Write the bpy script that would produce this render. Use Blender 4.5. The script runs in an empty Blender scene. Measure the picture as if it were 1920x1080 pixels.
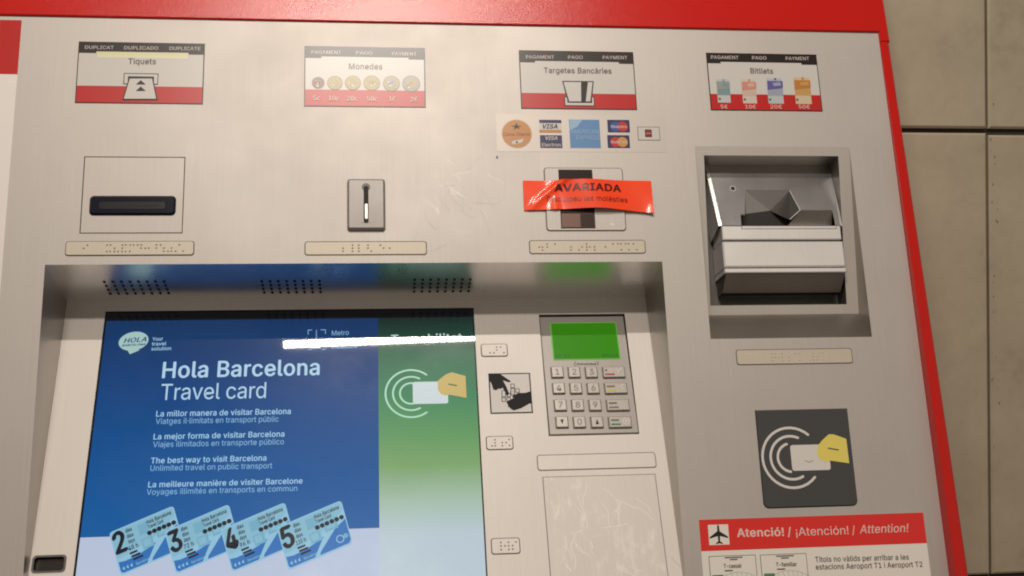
import bpy, math, random
from mathutils import Vector, Matrix
random.seed(7)
S = bpy.context.scene
COL = S.collection

# ------------------------------------------------------------------ camera
# The machine front leans back 14.7 degrees from the wall. Panel coordinates: u right, v up the panel, n out of it (metres).
F = 2100.75                                    # focal length in photo pixels (1920 wide)
U = Vector((0.99314779, -0.00789192, 0.11659838)); V = Vector((-0.03713348, -0.96732169, 0.25081837)); N = Vector((0.11080871, -0.25342941, -0.96098645))
CW = Vector((-7.83808239e-03, -9.99968858e-01, -9.20213218e-04)); CY = Vector((-1.16602013e-01, 0, 9.93178720e-01))   # wall up, into the wall
O = Vector((0, 0, 1.0))
TH = math.radians(14.681)
Z0 = 1.35                                      # height of the panel's origin above the ground
def w3(d): return Vector((d.dot(U), d.dot(CY), d.dot(CW)))
cam_d = bpy.data.cameras.new('camera'); cam = bpy.data.objects.new('camera', cam_d); COL.objects.link(cam)
cx, cyv, cz = w3(Vector((1, 0, 0))), w3(Vector((0, -1, 0))), w3(Vector((0, 0, -1)))
cl = w3(-O) + Vector((0, 0, Z0))
cam.matrix_world = Matrix(((cx.x, cyv.x, cz.x, cl.x), (cx.y, cyv.y, cz.y, cl.y), (cx.z, cyv.z, cz.z, cl.z), (0, 0, 0, 1)))
cam_d.sensor_width = 36; cam_d.lens = 36 * F / 1920; cam_d.clip_start = 0.01; cam_d.clip_end = 100
S.camera = cam

# ------------------------------------------------------------------ light
wd = bpy.data.worlds.new('World'); S.world = wd; wd.use_nodes = True
bg = wd.node_tree.nodes['Background']
# the station hall around the machine: paler walls and floor, dark ceiling ring, bright zenith added to lighten the banknote hood
_n = wd.node_tree.nodes; _tc = _n.new('ShaderNodeTexCoord'); _sx = _n.new('ShaderNodeSeparateXYZ'); _rp = _n.new('ShaderNodeValToRGB'); _mr = _n.new('ShaderNodeMapRange')
_mr.inputs['From Min'].default_value = -1; wd.node_tree.links.new(_tc.outputs['Generated'], _sx.inputs[0]); wd.node_tree.links.new(_sx.outputs[2], _mr.inputs['Value']); wd.node_tree.links.new(_mr.outputs[0], _rp.inputs[0])
_e = _rp.color_ramp.elements; _e[0].position = 0.0; _e[0].color = (0.20, 0.165, 0.13, 1); _e[1].position = 1.0; _e[1].color = (0.62, 0.57, 0.52, 1)
for _p, _c in ((0.45, (0.34, 0.29, 0.24, 1)), (0.62, (0.85, 0.74, 0.62, 1)), (0.80, (0.34, 0.29, 0.24, 1)), (0.935, (0.15, 0.13, 0.11, 1))): _x = _e.new(_p); _x.color = _c
wd.node_tree.links.new(_rp.outputs[0], bg.inputs[0]); bg.inputs[1].default_value = 0.46
def area(name, loc, target, sx, sy, power, col):
    d = bpy.data.lights.new(name, 'AREA'); d.shape = 'RECTANGLE'; d.size = sx; d.size_y = sy; d.energy = power; d.color = col
    o = bpy.data.objects.new(name, d); COL.objects.link(o)
    o.location = loc; o.rotation_euler = (Vector(target) - Vector(loc)).to_track_quat('-Z', 'Y').to_euler()
    return o
# two lamps: the near ceiling tube mirrored in the screen glass, and the brighter hall lighting further out
area('near_tube', (-0.107, -0.702, Z0 + 1.0), (-0.13, 0.0, Z0), 0.415, 0.012, 7.2, (1.0, 0.90, 0.80))
area('hall_lamp', (-0.35, -6.0, Z0 + 4.94), (-0.13, 0.0, Z0), 1.6, 0.25, 162, (1.0, 0.90, 0.80))
S.view_settings.view_transform = 'Standard'; S.view_settings.look = 'None'; S.view_settings.exposure = 0; S.view_settings.gamma = 1
S.view_settings.use_curve_mapping = False
S.render.engine = 'CYCLES'
S.cycles.pixel_filter_type = 'BLACKMAN_HARRIS'; S.cycles.filter_width = 2.0

# ------------------------------------------------------------------ pixel -> panel helpers
PC = Vector(((-O).dot(U), (-O).dot(V), (-O).dot(N)))         # camera in panel coordinates
def ray(px, py):
    r = Vector(((px - 960) / F, (py - 540) / F, 1.0)); return Vector((r.dot(U), r.dot(V), r.dot(N)))
def onp(px, py, p0, nrm):
    r = ray(px, py); return PC + r * ((p0 - PC).dot(nrm) / r.dot(nrm))
def P3(px, py, n=0.0): return onp(px, py, Vector((0, 0, n)), Vector((0, 0, 1)))
class Frame:                                                  # a plane with 2-D coordinates (a, b) and height h
    def __init__(s, o, ea, eb):
        s.o, s.ea, s.eb = Vector(o), Vector(ea).normalized(), Vector(eb).normalized(); s.n = s.ea.cross(s.eb)
    def at(s, px, py):
        q = onp(px, py, s.o, s.n) - s.o; return q.dot(s.ea), q.dot(s.eb)
    def p(s, a, b, h=0.0): return s.o + s.ea * a + s.eb * b + s.n * h
    def R(s, x0, y0, x1, y1):                                 # photo box -> upright rectangle (a0, b0, a1, b1) on the plane
        xm, ym = (x0 + x1) / 2, (y0 + y1) / 2
        return s.at(x0, ym)[0], s.at(xm, y1)[1], s.at(x1, ym)[0], s.at(xm, y0)[1]
PAN = Frame((0, 0, 0), (1, 0, 0), (0, 1, 0))
T2 = math.radians(13.75); DI = -0.0730      # tilt and depth of the console plate inside the recess
INN = Frame((0, 0.009, DI), (1, 0, 0), (0, math.cos(T2), -math.sin(T2)))
ROOTP = Matrix.Translation((0, 0, Z0)) @ Matrix.Rotation(math.radians(90) - TH, 4, 'X')   # panel -> world

# ------------------------------------------------------------------ materials
def mat(name, col, rough=0.5, metal=0.0, spec=0.5, emis=None, estr=0.0, coat=0.0, coat_rough=0.03):
    m = bpy.data.materials.new(name); m.use_nodes = True
    b = m.node_tree.nodes['Principled BSDF']
    b.inputs['Base Color'].default_value = (*col, 1); b.inputs['Roughness'].default_value = rough
    b.inputs['Metallic'].default_value = metal; b.inputs['Specular IOR Level'].default_value = spec
    if emis: b.inputs['Emission Color'].default_value = (*emis, 1); b.inputs['Emission Strength'].default_value = estr
    b.inputs['Coat Weight'].default_value = coat; b.inputs['Coat Roughness'].default_value = coat_rough
    return m
def nd(m, t, **k):
    n = m.node_tree.nodes.new(t)
    for a, v in k.items(): setattr(n, a, v)
    return n
def lk(m, a, b): m.node_tree.links.new(a, b)
def bsdf(m): return m.node_tree.nodes['Principled BSDF']
def texco(m, scale=(1, 1, 1), kind='Object'):
    t = nd(m, 'ShaderNodeTexCoord'); mp = nd(m, 'ShaderNodeMapping'); mp.inputs['Scale'].default_value = scale
    lk(m, t.outputs[kind], mp.inputs[0]); return mp.outputs[0]
def noise(m, vec, scale, detail=3, rough=0.5):
    n = nd(m, 'ShaderNodeTexNoise'); n.inputs['Scale'].default_value = scale; n.inputs['Detail'].default_value = detail; n.inputs['Roughness'].default_value = rough
    lk(m, vec, n.inputs['Vector']); return n.outputs['Fac']
def ramp(m, fac, stops):
    r = nd(m, 'ShaderNodeValToRGB'); e = r.color_ramp.elements
    while len(e) > len(stops): e.remove(e[-1])
    while len(e) < len(stops): e.new(0.5)
    for i, (p, c) in enumerate(stops): e[i].position = p; e[i].color = (*c, 1) if len(c) == 3 else c
    lk(m, fac, r.inputs[0]); return r.outputs[0]
def maprange(m, fac, a, b, c, d):
    r = nd(m, 'ShaderNodeMapRange')
    for i, v in zip(('From Min', 'From Max', 'To Min', 'To Max'), (a, b, c, d)): r.inputs[i].default_value = v
    lk(m, fac, r.inputs['Value']); return r.outputs[0]
def bump(m, h, strength, dist):
    b = nd(m, 'ShaderNodeBump'); b.inputs['Strength'].default_value = strength; b.inputs['Distance'].default_value = dist
    lk(m, h, b.inputs['Height']); lk(m, b.outputs[0], bsdf(m).inputs['Normal'])
def brushed(name, col, rough, metal, var=0.055, grain=0.22):
    m = mat(name, col, rough, metal)
    v = texco(m, (900, 12, 12)); f = noise(m, v, 1.0, 2)
    f2 = noise(m, texco(m), 9.0, 4, 0.6)
    mx = nd(m, 'ShaderNodeMath', operation='ADD'); lk(m, maprange(m, f, 0.3, 0.7, -var / 2, var / 2), mx.inputs[0]); lk(m, maprange(m, f2, 0.3, 0.7, 1 - var / 2, 1 + var / 2), mx.inputs[1])
    vm = nd(m, 'ShaderNodeVectorMath', operation='SCALE'); vm.inputs[0].default_value = col; lk(m, mx.outputs[0], vm.inputs['Scale'])
    lk(m, vm.outputs[0], bsdf(m).inputs['Base Color'])
    lk(m, maprange(m, f2, 0.3, 0.7, rough - 0.04, rough + 0.05), bsdf(m).inputs['Roughness'])
    bump(m, f, grain, 0.00004)
    return m
STEEL = brushed('satin_panel_metal', (0.505, 0.470, 0.436), 0.55, 0.44)
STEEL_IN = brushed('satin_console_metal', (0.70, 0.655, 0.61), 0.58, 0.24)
SOFFIT = brushed('brushed_recess_metal', (0.90, 0.88, 0.87), 0.29, 1.0, 0.05, 0.5)
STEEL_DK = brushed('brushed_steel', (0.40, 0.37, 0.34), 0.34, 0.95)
STEEL_LT = brushed('polished_steel', (0.90, 0.88, 0.86), 0.32, 0.45, 0.05)
HOODM = brushed('hood_steel', (0.84, 0.83, 0.83), 0.30, 1.0, 0.06, 0.10)
PADM = brushed('keypad_zinc', (0.34, 0.315, 0.29), 0.45, 0.45)
COINM = brushed('coin_plate_metal', (0.30, 0.285, 0.27), 0.50, 0.5)
KEYM = brushed('key_metal', (0.40, 0.37, 0.34), 0.40, 0.45)
BRAILLE = brushed('braille_plate_plastic', (0.58, 0.52, 0.42), 0.45, 0.1, 0.08, 0.1)
DARK = mat('dark_gap', (0.012, 0.010, 0.009), 0.7)
SEAM = mat('seam_shadow_gap', (0.10, 0.085, 0.07), 0.7)
BLACKP = mat('black_gloss_plastic', (0.008, 0.009, 0.020), 0.16, spec=0.3)
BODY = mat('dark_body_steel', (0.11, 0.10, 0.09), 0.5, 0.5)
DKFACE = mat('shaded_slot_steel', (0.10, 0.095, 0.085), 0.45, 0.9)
RED = mat('hammered_red_paint', (0.56, 0.012, 0.008), 0.20, spec=0.35)
_v = nd(RED, 'ShaderNodeTexVoronoi'); _v.inputs['Scale'].default_value = 1100; lk(RED, texco(RED), _v.inputs['Vector'])
_a = nd(RED, 'ShaderNodeMath', operation='ADD'); lk(RED, _v.outputs['Distance'], _a.inputs[0]); lk(RED, noise(RED, texco(RED), 600, 2), _a.inputs[1])
bump(RED, _a.outputs[0], 0.35, 0.0002)
def print_mat(name, col, rough=0.28): return mat(name, col, rough, 0.0, 0.36)
K = print_mat('print_black', (0.022, 0.016, 0.015)); WH = print_mat('print_white', (0.60, 0.58, 0.55)); RD = print_mat('print_red', (0.50, 0.022, 0.02))
LT = print_mat('print_pale_text', (0.55, 0.48, 0.45)); YL = print_mat('painted_glow_yellow', (0.70, 0.69, 0.38)); YL2 = print_mat('painted_glow_faint', (0.72, 0.70, 0.52)); GYD = print_mat('print_dark_grey', (0.12, 0.10, 0.09))
TXR = print_mat('print_pinkish_white', (0.72, 0.45, 0.40))

# ------------------------------------------------------------------ mesh collector
GLYPHS = """  131
! 137|47 112 44 356 92 356 89 112|69 -3 56 -1 46 6 39 16 37 29 39 41 46 51 56 58 69 60 81 58 91 51 98 41 100 29 98 16 91 6 81 -1
- 317|236 171 236 131 80 131 80 171
/ 174|164 373 50 -54 10 -54 125 373
0 317|159 -5 122 1 91 17 66 43 48 79 37 124 33 178 37 231 48 276 67 313 91 339 122 355 159 361 195 355 226 339 251 313 269 276 280 231 284 178 280 124 269 79 251 43 226 17 195 1|159 35 183 39 203 52 219 72 231 101 238 136 241 178 238 220 231 255 219 284 203 305 183 317 159 322 134 317 114 305 98 284 86 255 79 220 76 178 79 136 86 101 98 72 114 52 134 39
1 317|54 0 54 38 274 38 274 0|193 356 193 0 149 0 149 314 147 314 60 250 60 299 139 356
2 317|45 0 45 33 164 160 198 198 217 229 224 260 222 278 215 293 205 305 191 314 157 322 137 320 121 313 107 303 97 289 91 273 89 253 46 253 50 283 60 310 78 331 100 347 127 357 157 361 188 358 214 348 236 332 253 312 263 288 267 261 260 222 235 181 187 126 107 42 107 40 272 40 272 0
3 317|152 -5 121 -2 93 7 68 21 49 40 36 64 31 92 76 92 80 75 89 61 101 50 116 41 153 35 193 43 208 52 220 65 228 81 230 101 228 120 221 137 209 152 192 163 170 171 141 173 110 173 110 209 201 314 201 316 49 316 49 356 261 356 261 322 148 195 148 202 185 202 216 193 241 177 260 156 271 130 275 101 271 72 259 46 241 25 216 9 186 -1
4 317|28 74 28 111 173 356 217 356 76 116 76 114 289 114 289 74|197 0 197 85 197 102 197 222 240 222 240 0
5 317|155 -5 125 -2 98 8 75 23 58 42 46 65 42 91 86 91 89 76 97 62 121 42 155 35 175 37 193 45 208 57 220 73 227 92 229 114 227 135 220 155 208 171 192 183 174 191 152 194 117 188 90 172 47 177 67 356 256 356 256 316 105 316 94 211 95 211 124 227 161 233 184 231 206 225 225 214 241 200 255 182 265 162 272 139 274 114 270 82 258 53 240 29 216 11 187 -1
6 317|158 -5 127 -1 100 10 77 28 59 52 48 81 44 113 47 140 56 167 96 238 177 356 225 356 106 183 102 183 116 201 137 215 164 220 195 216 221 206 243 190 259 168 269 141 272 110 269 79 257 51 240 28 217 10 190 -1|158 34 178 36 195 44 209 56 220 71 227 89 229 110 227 131 220 149 209 165 195 176 178 183 158 186 139 183 122 176 107 165 97 150 90 132 87 111 90 90 97 71 107 56 122 44 139 36
7 317|68 0 226 314 226 316 43 316 43 356 273 356 273 314 115 0
8 317|158 -5 125 -2 95 8 70 23 52 43 40 67 36 95 39 116 46 137 56 154 71 169 88 179 107 185 107 187 83 197 65 215 53 239 49 266 53 292 63 315 80 334 102 349 128 358 158 361 188 358 214 349 236 334 253 315 264 292 267 266 263 239 252 216 233 197 210 187 210 185 229 179 246 169 260 154 271 137 278 116 281 95 277 67 265 43 246 23 222 8 192 -2|158 34 180 36 199 42 215 52 226 64 233 79 236 97 233 116 226 132 214 146 198 156 179 162 158 165 137 162 118 156 103 146 91 132 83 116 81 97 83 79 90 64 102 52 117 42 136 36|158 203 192 210 205 219 215 231 221 246 223 263 221 280 215 294 206 306 193 315 158 322 124 315 111 306 101 294 95 280 93 263 95 246 101 231 111 219 124 210
9 317|158 361 190 357 217 346 240 328 258 304 269 275 272 243 269 217 261 189 221 118 140 0 91 0 211 173 215 173 201 155 180 141 152 136 122 140 96 150 74 166 58 188 48 215 44 246 48 278 59 305 77 328 100 346 127 357|158 322 139 320 122 312 108 300 97 285 90 267 88 246 90 225 97 207 108 192 122 180 139 173 158 170 178 173 195 180 209 191 220 206 227 225 229 245 227 266 220 285 209 300 195 312 178 320
A 336|11 0 141 356 193 356 324 0 277 0 201 212 185 260 163 335 172 335 149 260 133 212 60 0|77 99 77 139 259 139 259 99
B 319|42 0 42 356 169 356 203 353 230 343 251 329 267 309 276 287 279 262 277 241 271 224 249 200 220 187 220 184 237 180 254 172 269 159 282 142 290 121 293 95 289 70 280 47 264 27 241 13 211 3 173 0|87 40 171 40 207 44 231 56 244 74 249 96 247 113 240 129 229 142 214 153 195 159 174 162 87 162|87 200 167 200 202 207 216 216 226 228 233 243 235 260 231 282 219 300 198 312 168 316 87 316
C 357|187 -5 144 1 105 17 73 44 49 81 33 125 28 178 33 230 49 275 73 312 105 339 144 355 187 361 238 353 261 343 281 330 299 313 313 293 324 270 331 244 286 244 273 276 250 300 221 314 187 319 156 315 128 303 105 282 87 255 76 220 72 178 76 136 88 101 105 74 129 53 156 41 187 37 221 42 250 56 273 80 286 112 331 112 324 86 314 63 299 43 282 27 261 13 238 3 214 -3
D 352|153 0 42 0 42 356 158 356 206 351 247 335 279 309 303 274 318 230 323 179 318 127 303 83 279 48 245 22 203 5|87 40 87 316 155 316 193 312 224 300 248 280 265 252 276 219 279 179 276 139 265 104 248 77 222 57 190 44 150 40
E 293|42 0 42 356 261 356 261 316 87 316 87 200 249 200 249 160 87 160 87 40 263 40 263 0
F 287|42 0 42 356 258 356 258 316 87 316 87 195 242 195 242 155 87 155 87 0
G 364|188 -5 143 1 105 18 73 45 48 81 33 126 28 178 33 230 48 275 72 312 104 339 142 355 185 361 213 359 238 353 262 342 282 328 300 311 314 291 325 269 332 244 286 244 271 275 249 299 221 314 186 319 155 315 128 303 105 283 87 255 76 220 72 178 76 136 88 101 106 74 129 54 157 41 188 37 216 40 241 50 262 65 277 86 287 112 290 142 304 139 198 139 198 179 335 179 335 140 330 99 316 64 293 35 264 13 228 0
H 362|42 0 42 356 87 356 87 202 275 202 275 356 320 356 320 0 275 0 275 162 87 162 87 0
I 210|22 0 22 40 83 40 83 316 22 316 22 356 189 356 189 316 128 316 128 40 189 40 189 0
J 277|130 -5 87 2 53 23 31 57 23 102 23 121 68 121 68 102 73 73 85 52 105 39 130 35 154 39 174 52 186 73 190 102 190 356 235 356 235 102 228 57 206 23 172 2
K 327|73 102 73 151 97 183 122 212 148 241 255 356 314 356 162 193 159 193|42 0 42 356 87 356 87 234 87 157 87 135 87 0|260 0 131 181 160 217 314 0
L 275|42 0 42 356 87 356 87 40 253 40 253 0
M 440|42 0 42 356 106 356 194 131 201 111 209 86 218 59 225 34 215 34 222 58 231 85 239 111 247 131 333 356 397 356 397 0 353 0 353 204 353 229 354 258 354 289 355 320 359 320 348 287 337 254 327 225 319 204 239 0 200 0 119 204 111 225 101 253 90 285 78 320 83 320 84 291 85 260 85 230 85 204 85 0
N 366|42 0 42 356 95 356 240 128 254 106 271 75 290 38 283 38 280 76 279 110 279 136 279 356 324 356 324 0 271 0 141 203 124 231 104 267 75 316 83 318 86 269 87 230 87 204 87 0
O 373|187 -5 144 1 105 17 73 44 49 81 33 125 28 178 33 230 49 275 73 312 105 339 144 355 187 361 230 355 269 339 300 312 325 275 340 230 345 178 340 125 325 81 300 44 269 17 230 1|187 37 217 41 245 53 268 73 286 101 297 136 301 178 297 220 286 255 268 283 245 303 217 315 187 319 156 315 129 303 106 283 88 255 76 220 72 178 76 136 88 101 106 73 129 53 156 41
P 311|42 0 42 356 165 356 202 352 233 341 256 324 273 301 283 274 286 243 283 213 273 186 256 163 233 145 202 134 165 130 76 130 76 170 163 170 188 172 208 179 223 191 233 206 239 223 241 243 239 263 233 281 223 296 208 307 188 314 163 316 87 316 87 0
Q 373|172 111 219 111 259 59 269 45 328 -33 281 -33 242 19 232 32|187 -5 144 1 105 17 73 44 49 81 33 125 28 178 33 230 49 275 73 312 105 339 144 355 187 361 230 355 269 339 300 312 325 275 340 230 345 178 340 125 325 81 300 44 269 17 230 1|187 37 217 41 245 53 268 73 286 101 297 136 301 178 297 220 286 255 268 283 245 303 217 315 187 319 156 315 129 303 106 283 88 255 76 220 72 178 76 136 88 101 106 73 129 53 156 41
R 314|42 0 42 356 165 356 203 353 233 342 257 325 273 303 283 277 287 246 283 216 273 190 257 168 233 152 203 142 165 138 67 138 67 179 163 179 189 181 208 187 223 197 234 210 240 227 242 246 240 266 234 283 223 297 208 308 188 314 163 316 87 316 87 0|247 0 161 160 212 160 299 0
S 313|157 -6 120 -3 89 6 64 22 45 42 32 67 27 96 73 96 77 77 86 61 100 50 117 41 157 34 180 36 200 42 217 52 231 64 239 80 242 98 239 113 232 125 207 143 171 156 129 168 89 182 60 202 42 228 36 261 40 289 52 313 71 333 96 348 126 358 159 361 192 358 221 348 245 333 264 314 276 291 281 265 236 265 229 288 212 306 187 317 157 321 136 319 117 313 102 305 90 293 83 279 81 263 83 246 92 233 119 216 149 205 185 195 218 184 251 166 276 138 283 120 286 97 282 69 271 44 252 23 226 7 194 -3
T 314|22 316 22 356 292 356 292 316 180 316 180 0 135 0 135 316
U 362|181 -6 142 -2 108 11 80 30 59 56 46 87 42 121 42 356 87 356 87 125 90 101 98 79 112 61 131 48 154 39 181 36 208 39 231 48 250 61 264 79 272 101 275 125 275 356 320 356 320 121 316 87 303 56 282 30 254 11 220 -2
V 336|143 0 11 356 59 356 135 144 151 96 174 22 164 22 187 97 203 144 276 356 324 356 195 0
W 480|109 0 11 356 58 356 114 137 123 102 131 65 138 28 132 28 140 65 148 102 157 137 214 356 266 356 323 137 332 102 340 65 348 28 342 28 349 65 357 102 366 137 422 356 469 356 371 0 319 0 257 226 246 274 235 332 245 332 234 276 222 226 161 0
X 332|13 0 152 199 152 165 21 356 73 356 125 280 143 253 156 230 170 204 163 204 176 230 190 253 209 280 261 356 312 356 181 167 181 201 319 0 267 0 205 91 188 116 175 137 161 162 171 162 158 138 144 116 127 91 64 0
Y 330|142 0 142 146 11 356 64 356 135 241 156 204 175 161 157 161 176 205 196 241 267 356 319 356 188 146 188 0
Z 307|29 0 29 33 191 270 214 301 239 333 244 318 200 317 156 316 28 316 28 356 278 356 278 323 118 90 94 56 68 23 63 38 106 40 150 40 280 40 280 0
a 272|112 -6 88 -4 66 3 48 15 33 31 24 51 21 76 24 96 30 113 41 125 54 135 88 147 125 154 164 159 186 164 191 170 193 178 193 180 187 208 168 225 137 232 104 226 82 211 70 192 29 204 40 226 55 242 73 254 93 263 136 269 167 266 200 252 214 240 226 224 233 203 236 176 236 0 194 0 194 36 191 36 176 17 151 1|119 32 141 34 160 41 174 52 184 65 191 80 193 97 193 133 182 127 162 123 140 120 123 118 94 111 72 98 66 87 64 73 71 51 91 37
b 297|161 -6 138 -4 121 3 96 22 83 41 78 41 78 0 37 0 37 356 80 356 80 223 83 223 96 242 120 261 138 267 160 269 192 265 219 252 242 232 259 205 270 171 273 132 270 93 259 59 242 32 219 11 192 -1|154 33 177 36 196 46 210 61 221 82 228 106 230 133 228 159 221 183 211 203 196 218 177 228 154 231 132 228 113 218 98 204 87 184 81 160 79 133 81 105 88 81 98 61 113 45 132 36
c 277|145 -6 111 -1 82 11 57 32 39 60 28 93 24 131 28 170 39 204 57 231 82 252 111 265 145 269 182 264 214 249 238 225 253 194 212 183 203 202 189 217 169 227 145 231 121 227 102 217 87 201 76 181 70 157 67 131 70 106 76 82 87 62 102 46 121 36 145 33 170 36 190 46 204 62 213 82 254 72 239 39 214 15 182 0
d 297|137 -6 105 -1 78 11 55 32 38 59 27 93 24 132 28 171 38 205 56 232 78 252 106 265 137 269 159 267 177 261 201 242 214 223 217 223 217 356 260 356 260 0 219 0 219 41 215 41 201 22 177 3 159 -4|143 33 165 36 184 45 199 61 210 81 216 105 218 133 216 160 210 184 199 204 184 218 166 228 143 231 120 228 101 218 86 203 76 183 70 159 67 133 70 106 76 82 87 61 102 46 120 36
e 283|148 -6 112 -1 82 11 57 32 39 59 28 93 24 131 28 169 39 203 57 231 81 252 110 265 144 269 186 262 206 252 223 239 238 220 250 197 257 169 260 136 260 119 52 119 52 155 237 155 217 141 215 166 208 188 198 206 184 220 166 228 144 231 121 228 102 219 87 206 76 189 69 169 67 148 67 124 70 97 77 74 90 56 106 43 126 35 149 32 178 37 200 51 214 74 255 64 247 44 235 27 218 14 198 3 174 -4
f 178|160 266 160 229 5 229 5 266|56 0 56 302 59 323 67 340 79 353 95 363 131 371 156 369 170 365 159 328 150 330 136 332 119 329 108 322 101 310 99 293 99 0
g 298|145 -105 117 -103 94 -98 58 -77 35 -49 71 -28 85 -46 108 -62 145 -68 174 -64 198 -53 213 -33 218 -4 218 48 214 48 201 29 177 11 159 5 136 3 106 7 79 19 56 37 39 63 28 95 24 134 28 172 38 205 56 232 79 252 106 265 137 269 160 267 177 261 202 242 215 223 219 223 219 266 261 266 261 -6 257 -38 245 -63 227 -82 203 -95 176 -103|143 41 166 44 184 53 199 66 210 85 216 108 219 135 217 161 210 185 199 204 185 219 166 228 143 231 121 228 102 218 87 203 76 184 70 161 67 135 70 109 76 86 87 67 102 53 121 44
h 287|80 159 80 0 37 0 37 356 80 356 80 201 72 201 86 233 106 253 131 265 159 269 185 266 207 258 225 244 239 225 247 199 250 168 250 0 207 0 207 165 203 192 191 213 172 226 147 230 129 228 113 222 99 212 88 198 82 180
i 117|37 0 37 266 80 266 80 0|59 310 47 312 38 318 31 327 29 338 31 349 38 358 47 365 59 367 70 365 80 358 86 349 88 338 86 327 80 318 70 312
j 117|37 266 80 266 80 -21 78 -44 71 -63 60 -79 45 -90 26 -98 3 -100 -7 -100 -7 -61 1 -61 17 -58 28 -50 35 -38 37 -20|58 310 47 312 37 318 31 327 29 338 31 349 37 358 47 365 58 367 70 365 79 358 86 349 88 338 86 327 79 318 70 312
k 266|77 96 77 148 84 148 199 266 252 266 129 140 124 140|37 0 37 356 80 356 80 0|206 0 103 130 134 160 260 0
l 132|98 -2 71 2 52 14 41 33 37 59 37 356 80 356 80 69 84 44 91 38 102 36 112 37 119 38 126 2 113 -1
m 427|37 0 37 266 78 266 79 207 75 207 82 226 93 242 120 263 153 270 180 266 201 252 216 232 225 206 219 206 225 225 236 240 266 262 306 270 328 268 348 260 365 248 378 230 387 207 390 179 390 0 347 0 347 178 343 202 331 219 313 228 293 231 276 229 262 224 242 203 235 173 235 0 192 0 192 182 188 202 177 218 160 228 140 231 110 224 98 215 88 202 82 186 80 167 80 0
n 287|80 159 80 0 37 0 37 266 78 266 78 201 72 201 86 233 106 253 131 265 159 269 184 266 206 258 225 244 238 225 247 199 250 168 250 0 207 0 207 165 203 192 191 213 172 226 147 230 129 228 113 222 99 212 88 198 82 180
o 291|145 -6 111 -1 82 11 57 32 39 60 28 93 24 131 28 170 39 204 57 231 82 252 111 265 145 269 179 265 209 252 233 231 252 204 263 170 267 131 263 93 252 60 233 32 209 11 179 -1|145 33 169 36 189 46 204 62 215 82 221 106 223 131 221 157 215 181 204 201 189 217 169 227 145 231 121 227 102 217 87 201 76 181 70 157 67 131 70 106 76 82 87 62 102 46 121 36
p 297|37 -100 37 266 78 266 78 223 83 223 96 242 120 261 138 267 160 269 192 265 219 252 242 232 259 205 270 171 273 132 270 93 259 59 242 32 219 11 192 -1 161 -6 138 -4 121 3 97 22 83 41 80 41 80 -100|154 33 177 36 196 46 210 61 221 82 228 106 230 133 228 159 221 183 211 203 196 218 177 228 154 231 132 228 113 218 98 204 87 184 81 160 79 133 81 105 88 81 98 61 113 45 132 36
q 297|260 -100 217 -100 217 41 214 41 201 22 177 3 159 -4 137 -6 105 -1 78 11 55 32 38 59 27 93 24 132 28 171 38 205 56 232 78 252 106 265 137 269 159 267 177 261 201 242 215 223 219 223 219 266 260 266|143 33 165 36 184 45 199 61 210 81 216 105 218 133 216 160 210 184 199 204 184 218 166 228 143 231 120 228 101 218 86 203 76 183 70 159 67 133 70 106 76 82 87 61 102 46 120 36
r 181|37 0 37 266 78 266 78 225 81 225 91 243 107 257 127 266 149 269 160 269 170 269 170 226 161 227 145 228 127 226 111 220 98 211 88 198 82 183 80 166 80 0
s 255|127 -6 101 -4 79 2 59 12 43 27 32 44 25 66 66 75 74 55 87 42 105 34 127 32 152 35 171 44 183 57 188 72 185 85 178 95 166 103 148 109 104 119 73 130 51 146 37 166 33 192 36 213 46 232 61 248 81 259 104 267 131 269 156 267 178 261 195 251 209 237 227 203 188 194 181 208 170 221 154 230 131 233 109 230 92 222 80 209 76 194 79 181 87 170 120 156 161 147 192 136 214 120 227 100 232 75 229 52 219 33 203 17 182 5 156 -3
t 159|143 266 143 229 5 229 5 266|45 330 88 330 88 68 90 53 95 43 105 37 119 35 130 36 141 38 149 1 134 -2 118 -3 87 2 64 15 50 36 45 65
u 287|128 -4 102 -1 80 8 62 21 48 41 40 66 37 97 37 266 80 266 80 101 84 73 96 52 115 39 140 35 158 37 174 43 188 54 198 68 205 86 207 107 207 266 250 266 250 0 209 0 209 64 215 64 200 33 180 12 156 0
v 272|114 0 12 266 59 266 116 109 131 61 144 15 129 15 142 61 157 109 213 266 260 266 158 0
w 397|96 0 16 266 61 266 93 150 108 96 123 29 115 29 130 94 144 150 176 266 222 266 253 150 267 95 282 29 274 29 289 95 304 150 336 266 381 266 301 0 258 0 223 120 213 157 203 196 194 236 203 236 194 196 184 157 174 120 139 0
x 265|15 0 120 153 120 120 20 266 70 266 103 214 125 177 145 144 123 144 142 177 163 214 197 266 246 266 146 118 146 150 250 0 201 0 162 60 140 95 121 127 143 127 125 95 104 60 64 0
y 272|33 -97 43 -60 50 -61 73 -62 91 -52 105 -25 114 -1 12 266 59 266 116 109 131 61 144 15 129 15 142 61 157 109 214 266 260 266 143 -41 124 -75 98 -95 64 -102 45 -100
z 266|29 0 29 32 178 224 178 226 33 226 33 266 233 266 233 232 88 42 88 39 237 39 237 0
¡ 137|44 -88 48 155 90 155 93 -88|69 207 56 210 46 217 39 227 37 239 39 252 46 262 56 269 69 271 81 269 91 262 98 252 101 239 98 227 91 217 81 210
· 137|69 137 56 140 46 147 39 157 37 169 39 182 46 192 56 199 69 201 81 199 91 192 98 182 101 169 98 157 91 147 81 140
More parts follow.
